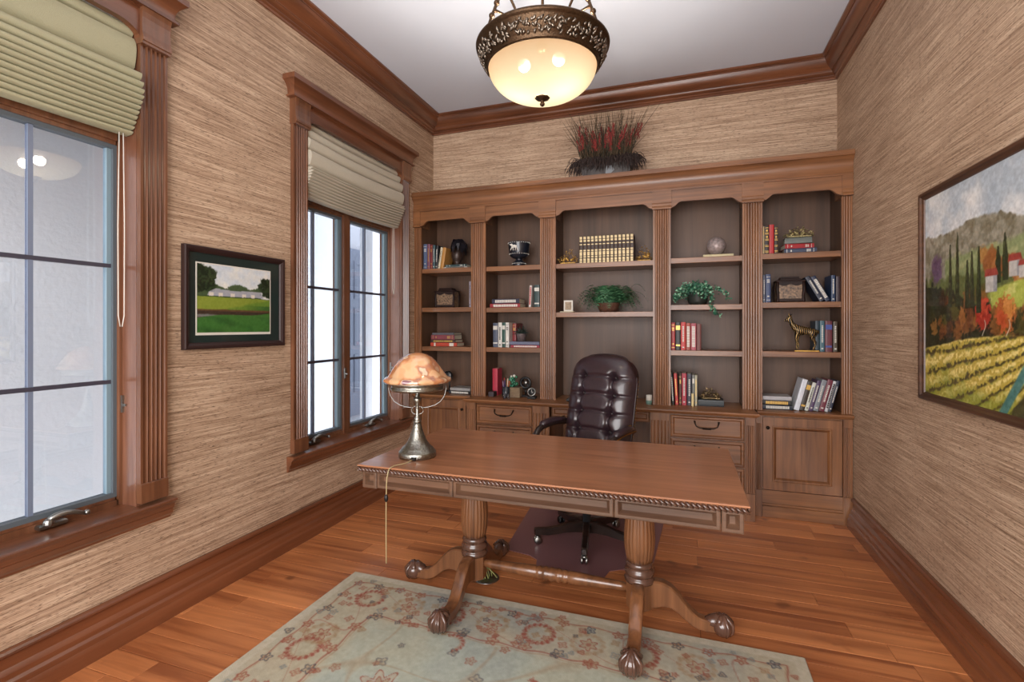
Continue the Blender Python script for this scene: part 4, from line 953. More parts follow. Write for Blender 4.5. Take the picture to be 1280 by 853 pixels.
def tuscan(A, Z):
    a = 2.975-A; b = Z-1.09; n = fbm(a, b, 7, 4)-.5; n2 = fbm(a, b, 26, 7)-.5; n4 = fbm(a, b, 80, 9)-.5
    C = np.zeros(A.shape+(3,))+np.array([196, 204, 210.]); C = mixc(C, (234, 234, 232), np.clip(n*3.2+.3, 0, 1)); C = mixc(C, (174, 188, 200), np.clip(-n*3, 0, .8))
    mt = .775-.02*np.sin(a*9)-.10*np.clip(a-.3, 0, 1)**1.2+n2*.03
    C = mixc(C, (150, 146, 128), soft(b-mt, .012)); C = mixc(C, (118, 110, 86), np.clip(n2*3+.25, 0, .8)*(b < mt))
    C = mixc(C, (168, 160, 140), np.clip(-n2*3, 0, .7)*(b < mt)*(b > .66))
    C = mixc(C, (140, 152, 104), soft(b-(.64+.05*(a-.3)+n2*.03), .02)*(a > .2)); C = mixc(C, (176, 178, 128), np.clip(np.sin((b-a*.25)*90)*.5+n2*2, 0, .6)*(b < .66)*(b > .52)*(a > .25))
    C = mixc(C, (98, 108, 60), soft(b-(.56+n2*.06), .02))
    # orchard, hill and wood
    for k in range(26):
        rr = random.Random(k); cx = .50+.028*k*1.1; cz = .50+.09*math.sin(cx*4.2)+rr.uniform(-.02, .03); 
        C = mixc(C, rr.choice([(150, 92, 46), (170, 110, 60), (120, 84, 44), (178, 130, 70)]), soft(np.hypot(a-cx, b-cz-.02)-.035-n4*.03, .012))
    C = mixc(C, (176, 186, 84), soft(b-(.44+.045*np.sin((a-.5)*5)+.02), .01)*np.clip((a-.5)*14, 0, 1)); C = mixc(C, (218, 214, 130), np.clip(n2*4, 0, .8)*(b < .49)*(b > .42)*(a > .55))
    tl = .47+n2*.12+.05*np.cos(a*7)-.12*np.clip((a-.5)*6, 0, 1)
    C = mixc(C, (44, 46, 26), soft(b-tl-.02, .02))
    C = mixc(C, (92, 62, 96), soft(np.hypot(a-.12, (b-.60)*.8)-.05-n4*.06, .02)*.8)
    rr = random.Random(2)
    for k in range(120):
        cx, cz = rr.uniform(0, 1.35), rr.uniform(.30, .47 if True else 0); r_ = rr.uniform(.02, .045)
        if cx > .52: cz = rr.uniform(.31, .40)
        cc = rr.choice([(58, 60, 30), (84, 80, 36), (110, 62, 30), (134, 84, 40), (64, 44, 28), (40, 46, 26), (150, 104, 50)]); C = mixc(C, cc, soft(np.hypot(a-cx, b-cz)-r_-n4*.05, .012)*.85)
    for cx, cz, r_, cc in ((.497, .385, .055, (168, 48, 32)), (.50, .41, .03, (196, 72, 46)), (.64, .38, .06, (178, 96, 44)), (.66, .40, .035, (208, 136, 66)), (.62, .36, .03, (190, 80, 40)), (.82, .38, .06, (150, 60, 34)), (.97, .38, .06, (190, 120, 50)), (1.1, .39, .06, (150, 70, 36)), (.35, .38, .03, (150, 96, 46))):
        C = mixc(C, cc, soft(np.hypot(a-cx, (b-cz)*.9)-r_-n4*.06, .012))
    for cx in (.505, .66, .84): C = mixc(C, (206, 196, 176), soft(np.abs(a-cx-.012*np.sin(b*60))-.0025, .003)*(b < .36)*(b > .295))
    for cx, zb_, zt_ in ((.245, .50, .702), (.305, .50, .744), (.385, .49, .614), (.42, .49, .646), (.47, .47, .66), (.643, .585, .683), (.60, .58, .64), (.9, .5, .7), (1.02, .5, .68)):
        tt = np.clip((zt_-b)/(zt_-zb_), 0, 1); C = mixc(C, (44, 52, 28), soft(np.abs(a-cx)-.003-.014*tt**.7-n4*.014, .004)*(b < zt_)*(b > zb_-.08)); C = mixc(C, (84, 92, 46), soft(np.abs(a-cx+.006)-.003-n4*.01, .004)*(b < zt_-.03)*(b > zb_)*.7)
    for cx, cz, s in ((.555, .50, 1.), (.70, .545, .9), (.75, .53, .7)):
        C = mixc(C, (196, 192, 186), soft(np.maximum(np.abs(a-cx)-.038*s, np.abs(b-cz)-.032*s), .004)); C = mixc(C, (140, 140, 146), soft(np.maximum(np.abs(a-cx-.026*s)-.012*s, np.abs(b-cz)-.032*s), .003)*.7)
        C = mixc(C, (158, 66, 56), soft(np.maximum(np.abs(a-cx)-.046*s+.4*(b-cz-.032*s), np.abs(b-cz-.045*s)-.014*s), .004))
    # vineyard rows fan out of the upper right
    fb = .225+.075*np.sin(np.clip(a, 0, 1.35)*2.2)+n2*.01
    vm = soft(b-fb, .008); ang = np.arctan2(b-.36, a-1.15-.0*b); row = np.sin(ang*78+n2*2.6+n4*1.2)
    Cv = np.zeros(A.shape+(3,))+np.array([206, 182, 84.]); Cv = mixc(Cv, (238, 216, 132), np.clip(row*.8+n4*5, 0, 1)); Cv = mixc(Cv, (122, 122, 44), np.clip(-row*.9+n4*4-.1, 0, 1)); Cv = mixc(Cv, (120, 136, 44), np.clip((.13-b)*5+n*1.5, 0, .6))
    Cv = mixc(Cv, (70, 54, 34), np.clip(-row*2-1.35+n4*2, 0, .9))
    C = C*(1-vm[..., None])+Cv*vm[..., None]
    C = mixc(C, (70, 124, 124), soft(np.abs((a-.643)*.8-(b-.06)*.62-.02)-.02, .008)*(b < .2)*(a > .6)*.9); C = mixc(C, (52, 48, 30), soft((b-.0)-(a-.66)*1.0, .02)*(a > .68)*(b < .17)*.8)
    return C+n4[..., None]*50
pt = thing('landscape_painting', (XR, 2.30, 1.57), 'large framed oil painting of autumn vineyards and cypresses on the right wall', 'painting')
F = FR
g = frame_sides(G(), 1.62, 3.005, 1.065, 2.083, .04, [(0, .001), (0, .03), (.006, .037), (.018, .036), (.024, .028), (.034, .024), (.038, .016), (.038, .006)], F)
obj('frame', g, wood('dark_walnut_frame', (50, 30, 20), (92, 60, 40), 1, rough=.4), pt)
vgrid('canvas', np.linspace(2.972, 1.655, 420), np.linspace(1.098, 2.05, 300), tuscan, lambda A, Z: np.stack([np.full(A.shape, XR-.018), A, Z], -1), paint('oil_on_canvas', .38, .25, bump=.4), pt)

# ================================================================== THINGS ON THE SHELVES
BY = 4.185
_bm = {}
def cloth(rgb, rough=.45):
    k = (tuple(rgb), rough)
    if k not in _bm: _bm[k] = mat('book_cloth_%s' % ['navy', 'grey', 'cream', 'red', 'brown', 'green'][len(_bm) % 6], rgb, rough, var=.12, bscale=30)
    return _bm[k]
LETW = mat('pale_lettering', (206, 202, 192), .5); LETG = mat('gilt_lettering', (190, 154, 84), .4, .6); LETD = mat('dark_lettering', (40, 34, 34), .6)
rb = random.Random(21)
def book_parts(w, h, dp, rgb, let=LETW, style=0, pages=True):
    """root mesh (cover) with pages and spine lettering; local: spine on y=0, x 0..w, z 0..h"""
    t = min(.0028, w*.16); rr = min(.004, w*.18)
    pts = [(0, dp), (0, rr), (rr*.4, rr*.25), (w*.3, -.0008), (w*.7, -.0008), (w-rr*.4, rr*.25), (w, rr), (w, dp), (w-t, dp), (w-t, rr+.003), (t, rr+.003), (t, dp)]
    c = obj('book', G().poly(pts, 0, h, lambda x, y, z: (x, y, z)), cloth(rgb))
    if pages: obj('pages', G().box(t+.0001, w-t-.0001, rr+.0032, dp-.004, .003, h-.003), M['cream'], c, local=True)
    if style is not None:
        g = G(); y = -.0014; zc = h*.1
        def r_(x0, x1, z0, z1): g.box(w*x0, w*x1, y, .001, h*z0, h*z1)
        if style == 0:      # lettering running up the spine
            z = .30
            while z < .82:
                l = rb.uniform(.02, .045); r_(.34, .66, z, z+l); z += l+.014
            r_(.3, .7, .08, .12)
        elif style == 1:    # two rules and a block title
            r_(.1, .9, .90, .915); r_(.1, .9, .08, .095)
            for k in range(3): r_(.22, .78, .70+.045*k, .725+.045*k)
            r_(.3, .7, .2, .24)
        elif style == 2:    # bright label panels
            r_(.06, .94, .72, .88); r_(.06, .94, .14, .2)
        elif style == 3:    # raised gilt bands
            for k in (.06, .10, .26, .30, .48, .52, .7, .74, .92): r_(.04, .96, k, k+.018)
            r_(.25, .75, .58, .64); r_(.25, .75, .8, .86)
        elif style == 4:    # one long bright stripe of letters
            z = .12
            while z < .88:
                l = rb.uniform(.03, .06); r_(.2, .8, z, z+l); z += l+.012
        obj('spine_lettering', g, let, c, local=True)['kind'] = 'stuff'
    return c
def upright(bk, z0, rows, grp, where, dp=.2, lean_all=None):
    """rows: (u_left, u_right, v_top, rgb, what, letter material, style, lean degrees)"""
    for (u1, u2, vt, rgb, what, let, style, lean) in rows:
        x0, x1 = ux(u1, BY), ux(u2, BY); h = uz((u1+u2)/2, vt, BY)-z0; wdt = (x1-x0)*.985
        th = R(lean); wd = wdt; 
        if lean: wd = wdt*math.cos(th)
        hh = (h-wd*abs(math.sin(th)))/math.cos(th)
        b = book_parts(wd, hh, dp, rgb, let, style)
        b.rotation_euler = (0, th, 0); b.location = (x0, BY, z0+.0005+(wd*math.sin(th) if th > 0 else 0))
        tag(b, what+' '+where, 'book', grp)
def flats(z0, rows, grp, where, dp=.17):
    """rows bottom to top: (u_left, u_right, thickness, rgb, what, letter, style, turn degrees)"""
    z = z0+.0005
    for (u1, u2, th, rgb, what, let, style, turn) in rows:
        x0, x1 = ux(u1, BY), ux(u2, BY)
        b = book_parts(th, (x1-x0), dp, rgb, let, style)
        b.rotation_euler = (0, R(90), R(turn)); b.location = (x0, BY+(.012 if turn > 0 else 0)-(0 if turn >= 0 else 0), z+th); z += th+.0006
        tag(b, what+' '+where, 'book', grp)
    return z
S = SH
NV, BL, RD, DR, CRM, BLK, GRY, BRN, GRN, MAU = (34, 42, 66), (78, 92, 122), (156, 44, 42), (112, 34, 34), (200, 190, 164), (26, 26, 30), (128, 130, 136), (104, 70, 48), (36, 72, 62), (120, 74, 92)
# bay 1
gp = 'books on the top shelf of the leftmost bay'
upright(0, S[0][0], [(529.2, 533.6, 305.5, BL, 'slate blue book at the left end', LETW, 1, 0), (533.8, 537.4, 305.5, MAU, 'mauve book, second from the left,', LETG, 0, 0), (537.6, 540.6, 306, DR, 'dark red book, third from the left,', LETG, 1, 0),
    (540.9, 543.6, 306.5, (50, 78, 84), 'teal grey book between dark red and black ones', LETW, 0, 0), (543.8, 546.8, 307, BLK, 'black book before the leaning pale ones', LETW, 0, 2)], gp, 'on top shelf, leftmost bay', .17)
upright(0, S[0][0], [(542.2+4.8, 545.0+4.6, 309.5, CRM, 'cream leaning book', LETD, 0, 9), (550.0, 554.2, 309.5, (176, 126, 64), 'tan leaning book', None, None, 9)], gp, 'on top shelf, leftmost bay', .17)
z = .002+flats(S[0][0], [(554.6, 584, .014, (176, 172, 166), 'white marbled flat book', LETD, 4, 0), (556.4, 583, .02, (44, 66, 68), 'dark teal flat book', LETW, 1, 0)], gp, 'under the leafy dark urn, leftmost bay')
zu = z
DKB = mat('dark_bronze_resin', (58, 44, 38), .35, .3, bump=.6, bscale=60, var=.3); DKL = mat('blackened_leaf', (34, 32, 38), .3, .2)
xc = ux(571, 4.24)
t = thing('leafy_urn', (xc, 4.25, zu), 'dark brown urn topped with black sculpted leaves on two flat books', 'urn')
obj('urn_body', G().lathe([(0, 0), (.034, 0), (.036, .008), (.028, .014), (.04, .035), (.055, .07), (.058, .10), (.05, .13), (.036, .15), (.032, .158), (0, .158)], (xc, 4.25, zu), 28, cap=False), DKB, t)
g = G(); rg = random.Random(4)
for k in range(22):
    a = rg.uniform(0, 2*PI); d = Vector((math.cos(a), math.sin(a), 0)); s_ = Vector((-d.y, d.x, 0)); r1 = rg.uniform(.085, .125); up = rg.uniform(.0, .07); r1 *= (.6 if d.x < -.2 else 1); w_ = rg.uniform(.02, .032)
    P = [Vector((xc, 4.25, zu+.15)), Vector((xc, 4.25, zu+.175+up))+d*r1*.5, Vector((xc, 4.25, zu+.15+up*.7))+d*r1*.95, Vector((xc, 4.25, zu+.09+up*.5))+d*r1*1.1]
    for i in range(3):
        wa, wb = [(.3, 1), (1, .8), (.8, .05)][i]
        g.add([P[i]-s_*w_*wa, P[i]+s_*w_*wa, P[i+1]+s_*w_*wb, P[i+1]-s_*w_*wb], [(0, 1, 2, 3)])
g.ball((xc-.01, 4.25, zu+.20), .018, 10, 8)
obj('sculpted_leaves', g, DKL, t)
# chests
GLZ = mat('mottled_shell_inlay', (112, 88, 66), .4, 0, bump=.3, bscale=70, var=.85); MAH = wood('carved_mahogany', (20, 10, 8), (44, 22, 16), 0, rough=.5, coat=0, spec=.25)
def chest(x, y, z0, w_, h, dp, label):
    z0 += .001; t = thing('decorative_chest', (x, y, z0), label, 'box')
    g = G().box(x-w_*.46, x+w_*.46, y-dp*.42, y+dp*.42, z0+.008, z0+h*.8); obj('body', g, GLZ, t)
    for s in (-1, 1):
        for q in (-1, 1):
            a, b = x+s*w_*.44, y+q*dp*.42
            obj('leg', G().tube([(a, b, z0), (a, b, z0+.012), (a-s*.003, b, z0+h*.2), (a+s*.004, b, z0+h*.5), (a, b, z0+h*.8)], [.011, .012, .009, .012, .011], 8), MAH, t)
    g = G().box(x-w_*.5, x+w_*.5, y-dp*.5, y+dp*.5, z0+h*.8, z0+h*.86, b=.003).box(x-w_*.36, x+w_*.36, y-dp*.36, y+dp*.36, z0+h*.86, z0+h*.93, b=.003).box(x-w_*.32, x+w_*.32, y-dp*.3, y+dp*.3, z0+h*.93, z0+h, b=.003)
    obj('lid', g, MAH, t)
    n = 12; pts = [(x-w_*.44+w_*.88*i/n, z0+h*.72-h*.08*abs(math.sin(2*PI*i/n))) for i in range(n+1)]+[(x+w_*.44, z0+h*.8), (x-w_*.44, z0+h*.8)]
    obj('scalloped_apron', G().poly(pts, y-dp*.46, y-dp*.42, lambda a, b, c: (a, c, b)), MAH, t)
    obj('bottom_rail', G().box(x-w_*.44, x+w_*.44, y-dp*.46, y-dp*.42, z0+.008, z0+h*.14), MAH, t)
x0, x1 = ux(546, 4.25), ux(571, 4.25); chest((x0+x1)/2, 4.26, S[0][1], x1-x0, .186, .13, 'small dark carved chest with stepped lid on second shelf, leftmost bay')
upright(0, S[0][1], [(586.3, 588.4, 352, (150, 140, 150), 'thin pale mauve book at the right end', LETD, 0, 0)], 'books on the second shelf of the leftmost bay', 'of second shelf, leftmost bay')
flats(S[0][2], [(538, 571, .035, (178, 66, 46), 'orange red flat book, lowest of the stack,', LETW, 2, 0), (538.2, 569, .027, (60, 44, 40), 'dark brown flat book, second from bottom,', LETG, 4, 0), (538.8, 568, .044, (124, 60, 68), 'thick wine red flat book, third from bottom,', LETG, 1, 0), (540.4, 567.4, .019, (92, 92, 98), 'grey flat book topping the stack', LETW, None, 0)],
      'flat books on the third shelf of the leftmost bay', 'on third shelf, leftmost bay')
z = flats(CT, [(561, 588.3, .03, BLK, 'black flat book with white lettering', LETW, 4, 0), (562.6, 587.8, .026, (150, 148, 146), 'grey white flat book on the black one', LETD, None, 0)], 'books on the counter behind the table lamp', 'on counter behind table lamp')
xc = ux(561, 4.32)
t = thing('round_speaker', (xc, 4.33, CT), 'black round speaker on a short stand behind the amber lamp shade', 'speaker')
obj('drum', G().lathe([(0, 0), (.04, 0), (.046, .008), (.046, .03), (.04, .036), (0, .036)], seg=24, cap=False).move(Matrix.Translation((xc, 4.32, CT+.155)) @ Matrix.Rotation(PI/2, 4, 'X')), M['black'], t)
obj('stand', G().box(xc-.03, xc+.03, 4.31, 4.37, CT+.0005, CT+.012, b=.003).tube([(xc, 4.34, CT+.01), (xc, 4.33, CT+.12)], .008, 8), M['black'], t)
# bay 2
BLUE = mat('black_basalt_ware', (26, 30, 40), .3, coat=.3)
xc = ux(648, 4.22); z0 = S[1][0]+.001
t = thing('footed_bowl', (xc, 4.24, z0), 'black footed bowl with white relief animal and beaded rim, second bay', 'bowl')
obj('foot', G().lathe([(0, 0), (.058, 0), (.062, .006), (.06, .034), (.052, .04), (.034, .05), (.03, .062), (.034, .07), (0, .07)], (xc, 4.24, z0), 36, cap=False), BLUE, t)
obj('bowl', G().lathe([(0, .07), (.05, .074), (.078, .09), (.088, .115), (.093, .16), (.097, .205), (.1, .216), (.094, .216), (.086, .17), (.08, .12), (0, .09)], (xc, 4.24, z0), 40, cap=False), BLUE, t)
g = G()
for k in range(30): a = 2*PI*k/30; g.ball((xc+.0985*math.cos(a), 4.24+.0985*math.sin(a), z0+.208), .0045, 6, 4)
for k in range(26):
    a = 2*PI*k/26; g.ball((xc+.087*math.cos(a), 4.24+.087*math.sin(a), z0+.11), .0055, 6, 4, 0, (1, 1, .6)); g.ball((xc+.061*math.cos(a), 4.24+.061*math.sin(a), z0+.025), .005, 6, 4, 0, (1, 1, .6))
o_ = obj('white_beading', g, M['white'], t); o_['kind'] = 'stuff'
g = G(); cx, cz = xc-.018, z0+.172; yy = 4.24-.096
for dx, dz, r_, q in ((0, 0, .02, (1.3, .3, .7)), (.02, .003, .015, (1, .35, 1)), (-.024, .012, .012, (1, .35, 1)), (-.036, .016, .008, (1.2, .4, .7)), (.036, .01, .007, (1, .4, 1.2))): g.ball((cx+dx, yy+.004+abs(dx)*.12, cz+dz), r_, 10, 6, 0, q)
for dx, e in ((-.018, -.014), (-.01, .004), (.016, -.004), (.026, .012)): g.tube([(cx+dx, yy+.002, cz-.008), (cx+dx+e*.6, yy+.001, cz-.024), (cx+dx+e, yy+.003, cz-.038)], [.0055, .004, .0035], 6)
obj('relief_animal', g, M['white'], t)
gp = 'books on the second shelf of the second bay'
flats(S[1][1], [(612.5, 650, .036, (146, 44, 48), 'red flat book under a navy one', LETW, 4, 0), (615, 649, .042, (34, 34, 58), 'navy flat book with white lettering on red book', LETW, 4, 0)], gp, 'on second shelf, second bay')
upright(1, S[1][1], [(660.6, 663.6, 357, (206, 196, 190), 'white and red spined book', mat('red_lettering', (176, 40, 40), .5), 4, 3), (667.6, 674.4, 356.5, (38, 60, 60), 'dark teal book at the right end', LETW, 2, 0)], gp, 'of second shelf, second bay', .17)
gp = 'books on the third shelf of the second bay'
upright(1, S[1][2], [(616.2, 622.2, 404, (72, 80, 98), 'slate blue book at the left end', LETW, 2, 0), (622.5, 627.4, 403.5, (204, 202, 194), 'white book beside the slate blue one', LETD, 0, 0), (627.6, 631.6, 403.5, GRN, 'green and black book between two white books', LETW, 2, 0),
                     (631.8, 636.2, 403.5, (208, 204, 196), 'white book left of the red one', LETD, 1, 0)], gp, 'on third shelf, second bay', .18)
x1 = ux(636.6, BY)
b = book_parts(.036, .215, .19, (128, 34, 38), LETG, 1); b.location = (x1, BY+.085, S[1][2]+.0005+0); tag(b, 'dark red book standing behind the flat pair on third shelf, second bay', 'book', gp)
x0 = ux(637, BY)
z = S[1][2]
b = book_parts(.022, ux(674.2, 4.15)-ux(638, 4.15), .1, (150, 46, 62), LETW, 4); b.rotation_euler = (0, R(90), 0); b.location = (ux(638.3, 4.155), 4.155, z+.0225); tag(b, 'rose red flat book under a blue grey one, third shelf, second bay', 'book', gp)
b = book_parts(.03, ux(673.6, 4.15)-ux(636, 4.15), .1, (96, 100, 122), LETW, None); b.rotation_euler = (0, R(90), 0); b.location = (ux(636.6, 4.155), 4.155, z+.0535); tag(b, 'blue grey flat book below the small potted plant, second bay', 'book', gp)
def leaf(g, p, d, n, L_, W_, mi=0, droop=.3):
    d = Vector(d).normalized(); s_ = d.cross(Vector(n)); s_ = s_.normalized() if s_.length > 1e-4 else Vector((1, 0, 0)); p = Vector(p); m = p+d*L_*.5; e = p+d*L_+Vector((0, 0, -droop*L_))
    g.add([p, m+s_*W_*.5, e, m-s_*W_*.5], [(0, 1, 2, 3)], mi)
xc = ux(651.5, 4.2); z0 = z+.0545
t = thing('small_potted_plant', (xc, 4.205, z0), 'small dark spiky plant in a patterned pot on two flat books', 'plant')
obj('pot', G().lathe([(0, 0), (.034, 0), (.045, .06), (.048, .068), (.042, .068), (.036, .05), (0, .05)], (xc, 4.205, z0), 24, cap=False), mat('patterned_pot', (96, 84, 84), .5, bump=.4, bscale=120, var=.6), t)
g = G(); rg = random.Random(8)
for k in range(110):
    a = rg.uniform(0, 6.28); e = rg.uniform(.1, 1.4); d = Vector((math.cos(a)*math.cos(e), math.sin(a)*math.cos(e)*.8, math.sin(e))); L_ = rg.uniform(.05, .095)
    P = [Vector((xc, 4.205, z0+.058)), Vector((xc, 4.205, z0+.06))+d*L_*.6, Vector((xc, 4.205, z0+.06-.02*math.cos(e)))+d*L_]; g.tube(P, [.003, .003, .0006], 4, cap=False)
o_ = obj('spiky_leaves', g, mat('dark_green_needles', (34, 44, 36), .6), t); o_['kind'] = 'stuff'
# bay 2 counter: desk things
xc = ux(616, 4.2)
b = book_parts(.05, .245, .12, (176, 44, 66), None, None); b.location = (xc-.012, 4.22, CT+.0005); tag(b, 'tall raspberry pink folder standing on the counter, second bay', 'folder')
tag(obj('card_box', G().box(ux(612, 4.15), ux(612, 4.15)+.05, 4.12, 4.20, CT+.0005, CT+.045, b=.003), cloth((58, 46, 50))), 'small dark box in front of the pink folder on the counter', 'box')
xc, yc = ux(632.5, 4.12), 4.12
t = thing('pen_cup', (xc, yc, CT), 'black pen cup on the counter in the second bay', 'cup')
obj('cup', G().lathe([(0, .002), (.033, 0), (.036, .004), (.037, .098), (.033, .098), (.032, .01), (0, .01)], (xc, yc, CT+.0005), 24, cap=False), mat('smoked_cup', (40, 44, 50), .2, coat=.5), t)
for k, (rgb, nm) in enumerate((((190, 96, 40), 'orange'), ((206, 130, 70), 'amber'), ((168, 50, 44), 'red'), ((150, 130, 160), 'lilac'), ((60, 64, 110), 'blue'), ((214, 200, 180), 'ivory'))):
    a = k*1.05+.4; d = Vector((math.cos(a)*.022, math.sin(a)*.022, 0)); p0 = Vector((xc, yc, CT+.014))+d*.5; p1 = Vector((xc, yc, CT+.15+.012*(k % 3)))+d*1.35
    tag(obj('pen', G().tube([p0, p0.lerp(p1, .93), p1], [.004, .0045, .002], 8), mat('%s_pen' % nm, rgb, .35)), '%s pencil standing in the black pen cup' % nm, 'pen', 'pencils in the pen cup')
xc = ux(632.2, 4.01)
for dx, nm in ((-.012, 'left'), (.022, 'right')):
    tag(obj('clear_tumbler', G().lathe([(0, .0005), (.013, .0005), (.0135, .06 if dx < 0 else .05), (.0115, .06 if dx < 0 else .05), (.011, .006), (0, .006)], (xc+dx, 4.01, CT), 20, cap=False), glass('clear_acrylic', (.9, .93, .97), .02)), '%s one of two tiny clear tubes at the counter edge' % nm, 'tube', 'clear tubes')
xc = ux(641.5, 4.17)
g = G(); rg = random.Random(14)
for k in range(26): g.ball((xc+rg.uniform(-.028, .032), 4.17+rg.uniform(-.025, .025), CT+.096+rg.uniform(0, .085)), rg.uniform(.010, .017), 8, 6)
t = thing('green_figurine', (xc, 4.17, CT), 'bright green and white ornament on the woven box, second bay', 'ornament')
obj('figure', g, mat('green_glaze', (30, 104, 74), .25, coat=.6, var=.3), t)
obj('white_top', G().ball((xc+.012, 4.16, CT+.19), .013, 8, 6).ball((xc-.012, 4.155, CT+.185), .01, 8, 6), M['white'], t)
obj('neck', G().tube([(xc, 4.17, CT+.0905), (xc, 4.17, CT+.12)], .012, 8), mat('green_glaze_foot', (24, 80, 58), .3), t)
tag(obj('woven_box', G().box(ux(641.2, 4.17)-.03, ux(651.5, 4.17), 4.125, 4.21, CT+.0005, CT+.09, b=.004), mat('woven_seagrass', (128, 108, 84), .8, bump=1, bscale=150, var=.35)), 'beige woven box on the counter beside the pen cup', 'box')
xc = ux(656, 4.2)
t = thing('desk_fan', (xc, 4.22, CT), 'small round black desk fan on the counter, second bay', 'fan')
obj('ring', G().tube([(xc+.045*math.cos(2*PI*k/24), 4.22, CT+.125+.045*math.sin(2*PI*k/24)) for k in range(25)], .012, 8, cap=False), M['black'], t)
obj('hub', G().ball((xc, 4.22, CT+.125), .02, 12, 8, 0, (1, .5, 1)), M['chrome'], t)
for k in range(4):
    a = PI/4+k*PI/2; g = G(); c_ = Vector((xc, 4.22, CT+.125)); d = Vector((math.cos(a), 0, math.sin(a))); s_ = Vector((-d.z, 0, d.x))
    g.add([c_+d*.012-s_*.004, c_+d*.012+s_*.004+Vector((0, .006, 0)), c_+d*.038+s_*.015+Vector((0, .008, 0)), c_+d*.04-s_*.008-Vector((0, .006, 0))], [(0, 1, 2, 3)]); obj('blade', g, M['black'], t)
obj('stand', G().box(xc-.035, xc+.035, 4.19, 4.25, CT+.0005, CT+.018, b=.004).tube([(xc, 4.23, CT+.015), (xc, 4.23, CT+.075)], .008, 8), M['black'], t)
xc = ux(664.5, 4.1)
t = thing('desk_clock', (xc, 4.1, CT), 'chrome ringed round desk clock on black base, right end of second bay', 'clock')
T = Matrix.Translation((xc, 4.1, CT+.062)) @ Matrix.Rotation(R(70), 4, 'X') @ Matrix.Rotation(0, 4, 'Y')
obj('chrome_ring', G().lathe([(.028, -.004), (.036, -.004), (.038, .004), (.034, .008), (.028, .006), (.028, -.004)], seg=32, cap=False).move(T), M['chrome'], t)
obj('dial', G().lathe([(0, -.012), (.031, -.012), (.031, .003), (0, .003)], seg=28, cap=False).move(T), M['black'], t)
obj('hands', G().box(-.001, .001, 0, .022, .0035, .0045).box(0, .015, -.001, .001, .0035, .0045).move(T), M['white'], t)
obj('clock_base', G().box(xc-.034, xc+.034, 4.09, 4.15, CT+.0005, CT+.026, b=.005), M['black'], t)
# bay 3
gp = 'matching gilt banded volumes on the top shelf of the middle bay'
x0, x1 = ux(724.4, BY), ux(792.6, BY); n = 14; z0 = S[2][0]
ivory = (206, 184, 136)
proto = None
pos = ['first', 'second', 'third', 'fourth', 'fifth', 'sixth', 'seventh', 'eighth', 'ninth', 'tenth', 'eleventh', 'twelfth', 'thirteenth', 'last']
for k in range(n):
    wd = (x1-x0)/n-.0006
    if proto is None:
        proto = book_parts(wd, .222, .155, (54, 34, 26), LETG, None); o = proto
        g = G()
        for (a, b_) in ((.0, .07), (.08, .17), (.20, .26), (.28, .42), (.44, .50), (.68, .72), (.80, .88), (.90, 1.0)): g.box(wd*.17, wd*.83, -.0016, .001, .222*a+.0005, .222*b_-.0005)
        obj('ivory_bands', g, mat('ivory_gilt_leather', (208, 188, 142), .45, .15, bump=.5, bscale=150, var=.25), o, local=True)['kind'] = 'stuff'
    else:
        o = proto.copy(); col.objects.link(o)
        for c_ in proto.children: d = c_.copy(); col.objects.link(d); d.parent = o
    o.location = (x0+k*(x1-x0)/n, BY-.02, z0+.0005)
    tag(o, '%s from the left of the matching gilt banded volumes on top shelf, middle bay' % pos[k] if k < 13 else 'rightmost of the matching gilt banded volumes on top shelf, middle bay', 'book', gp)
def gilt(x, y, z0, w_, h, dp, label, seed, name='gilt_garland', m=None, n=120, cat='ornament'):
    rg = random.Random(seed); g = G()
    for k in range(n):
        a = rg.uniform(-1, 1); b_ = rg.uniform(-1, 1); hh = h*(1-abs(a)**1.6)**.6
        p = Vector((x+a*w_*.46, y+b_*dp*.4, z0+.012+rg.uniform(0, max(.004, hh-.02)))); d = Vector((rg.uniform(-1, 1), rg.uniform(-1, .4), rg.uniform(-.3, 1))).normalized()
        leaf(g, p, d, (rg.uniform(-1, 1), rg.uniform(-1, 1), 1), rg.uniform(.014, .028), rg.uniform(.007, .013), 0, .1)
    for k in range(6): g.ball((x+rg.uniform(-.3, .3)*w_, y-dp*.2, z0+.014+rg.uniform(0, h*.3)), .012, 8, 6)
    g.box(x-w_*.4, x+w_*.4, y-dp*.3, y+dp*.3, z0+.0006, z0+.012, b=.003)
    o = obj(name, g, m or M['gold'], recalc=False); return tag(o, label, cat)
x = ux(711, 4.2); gilt(x, 4.19, S[2][0], ux(724, 4.2)-ux(699, 4.2)-.012, .13, .1, 'gold leafy ornament left of the gilt banded volumes', 1)
x = ux(804.6, 4.2); gilt(x, 4.22, S[2][0], ux(816, 4.2)-ux(794, 4.2)-.012, .135, .1, 'gold leafy ornament right of the gilt banded volumes', 2)
xc = ux(760, 4.25); z0 = S[2][1]
t = thing('fern', (xc, 4.27, z0), 'bushy green fern in a brown basket on second shelf, middle bay', 'plant')
obj('basket', G().lathe([(0, .001), (.07, .001), (.085, .03), (.095, .07), (.098, .078), (.09, .078), (.08, .06), (0, .06)], (xc, 4.27, z0), 32, cap=False, fn=lambda r_, z, a: r_*(1+.015*math.sin(a*20))), mat('brown_wicker', (84, 52, 36), .7, bump=1, bscale=140, var=.4), t)
g = G(); rg = random.Random(12)
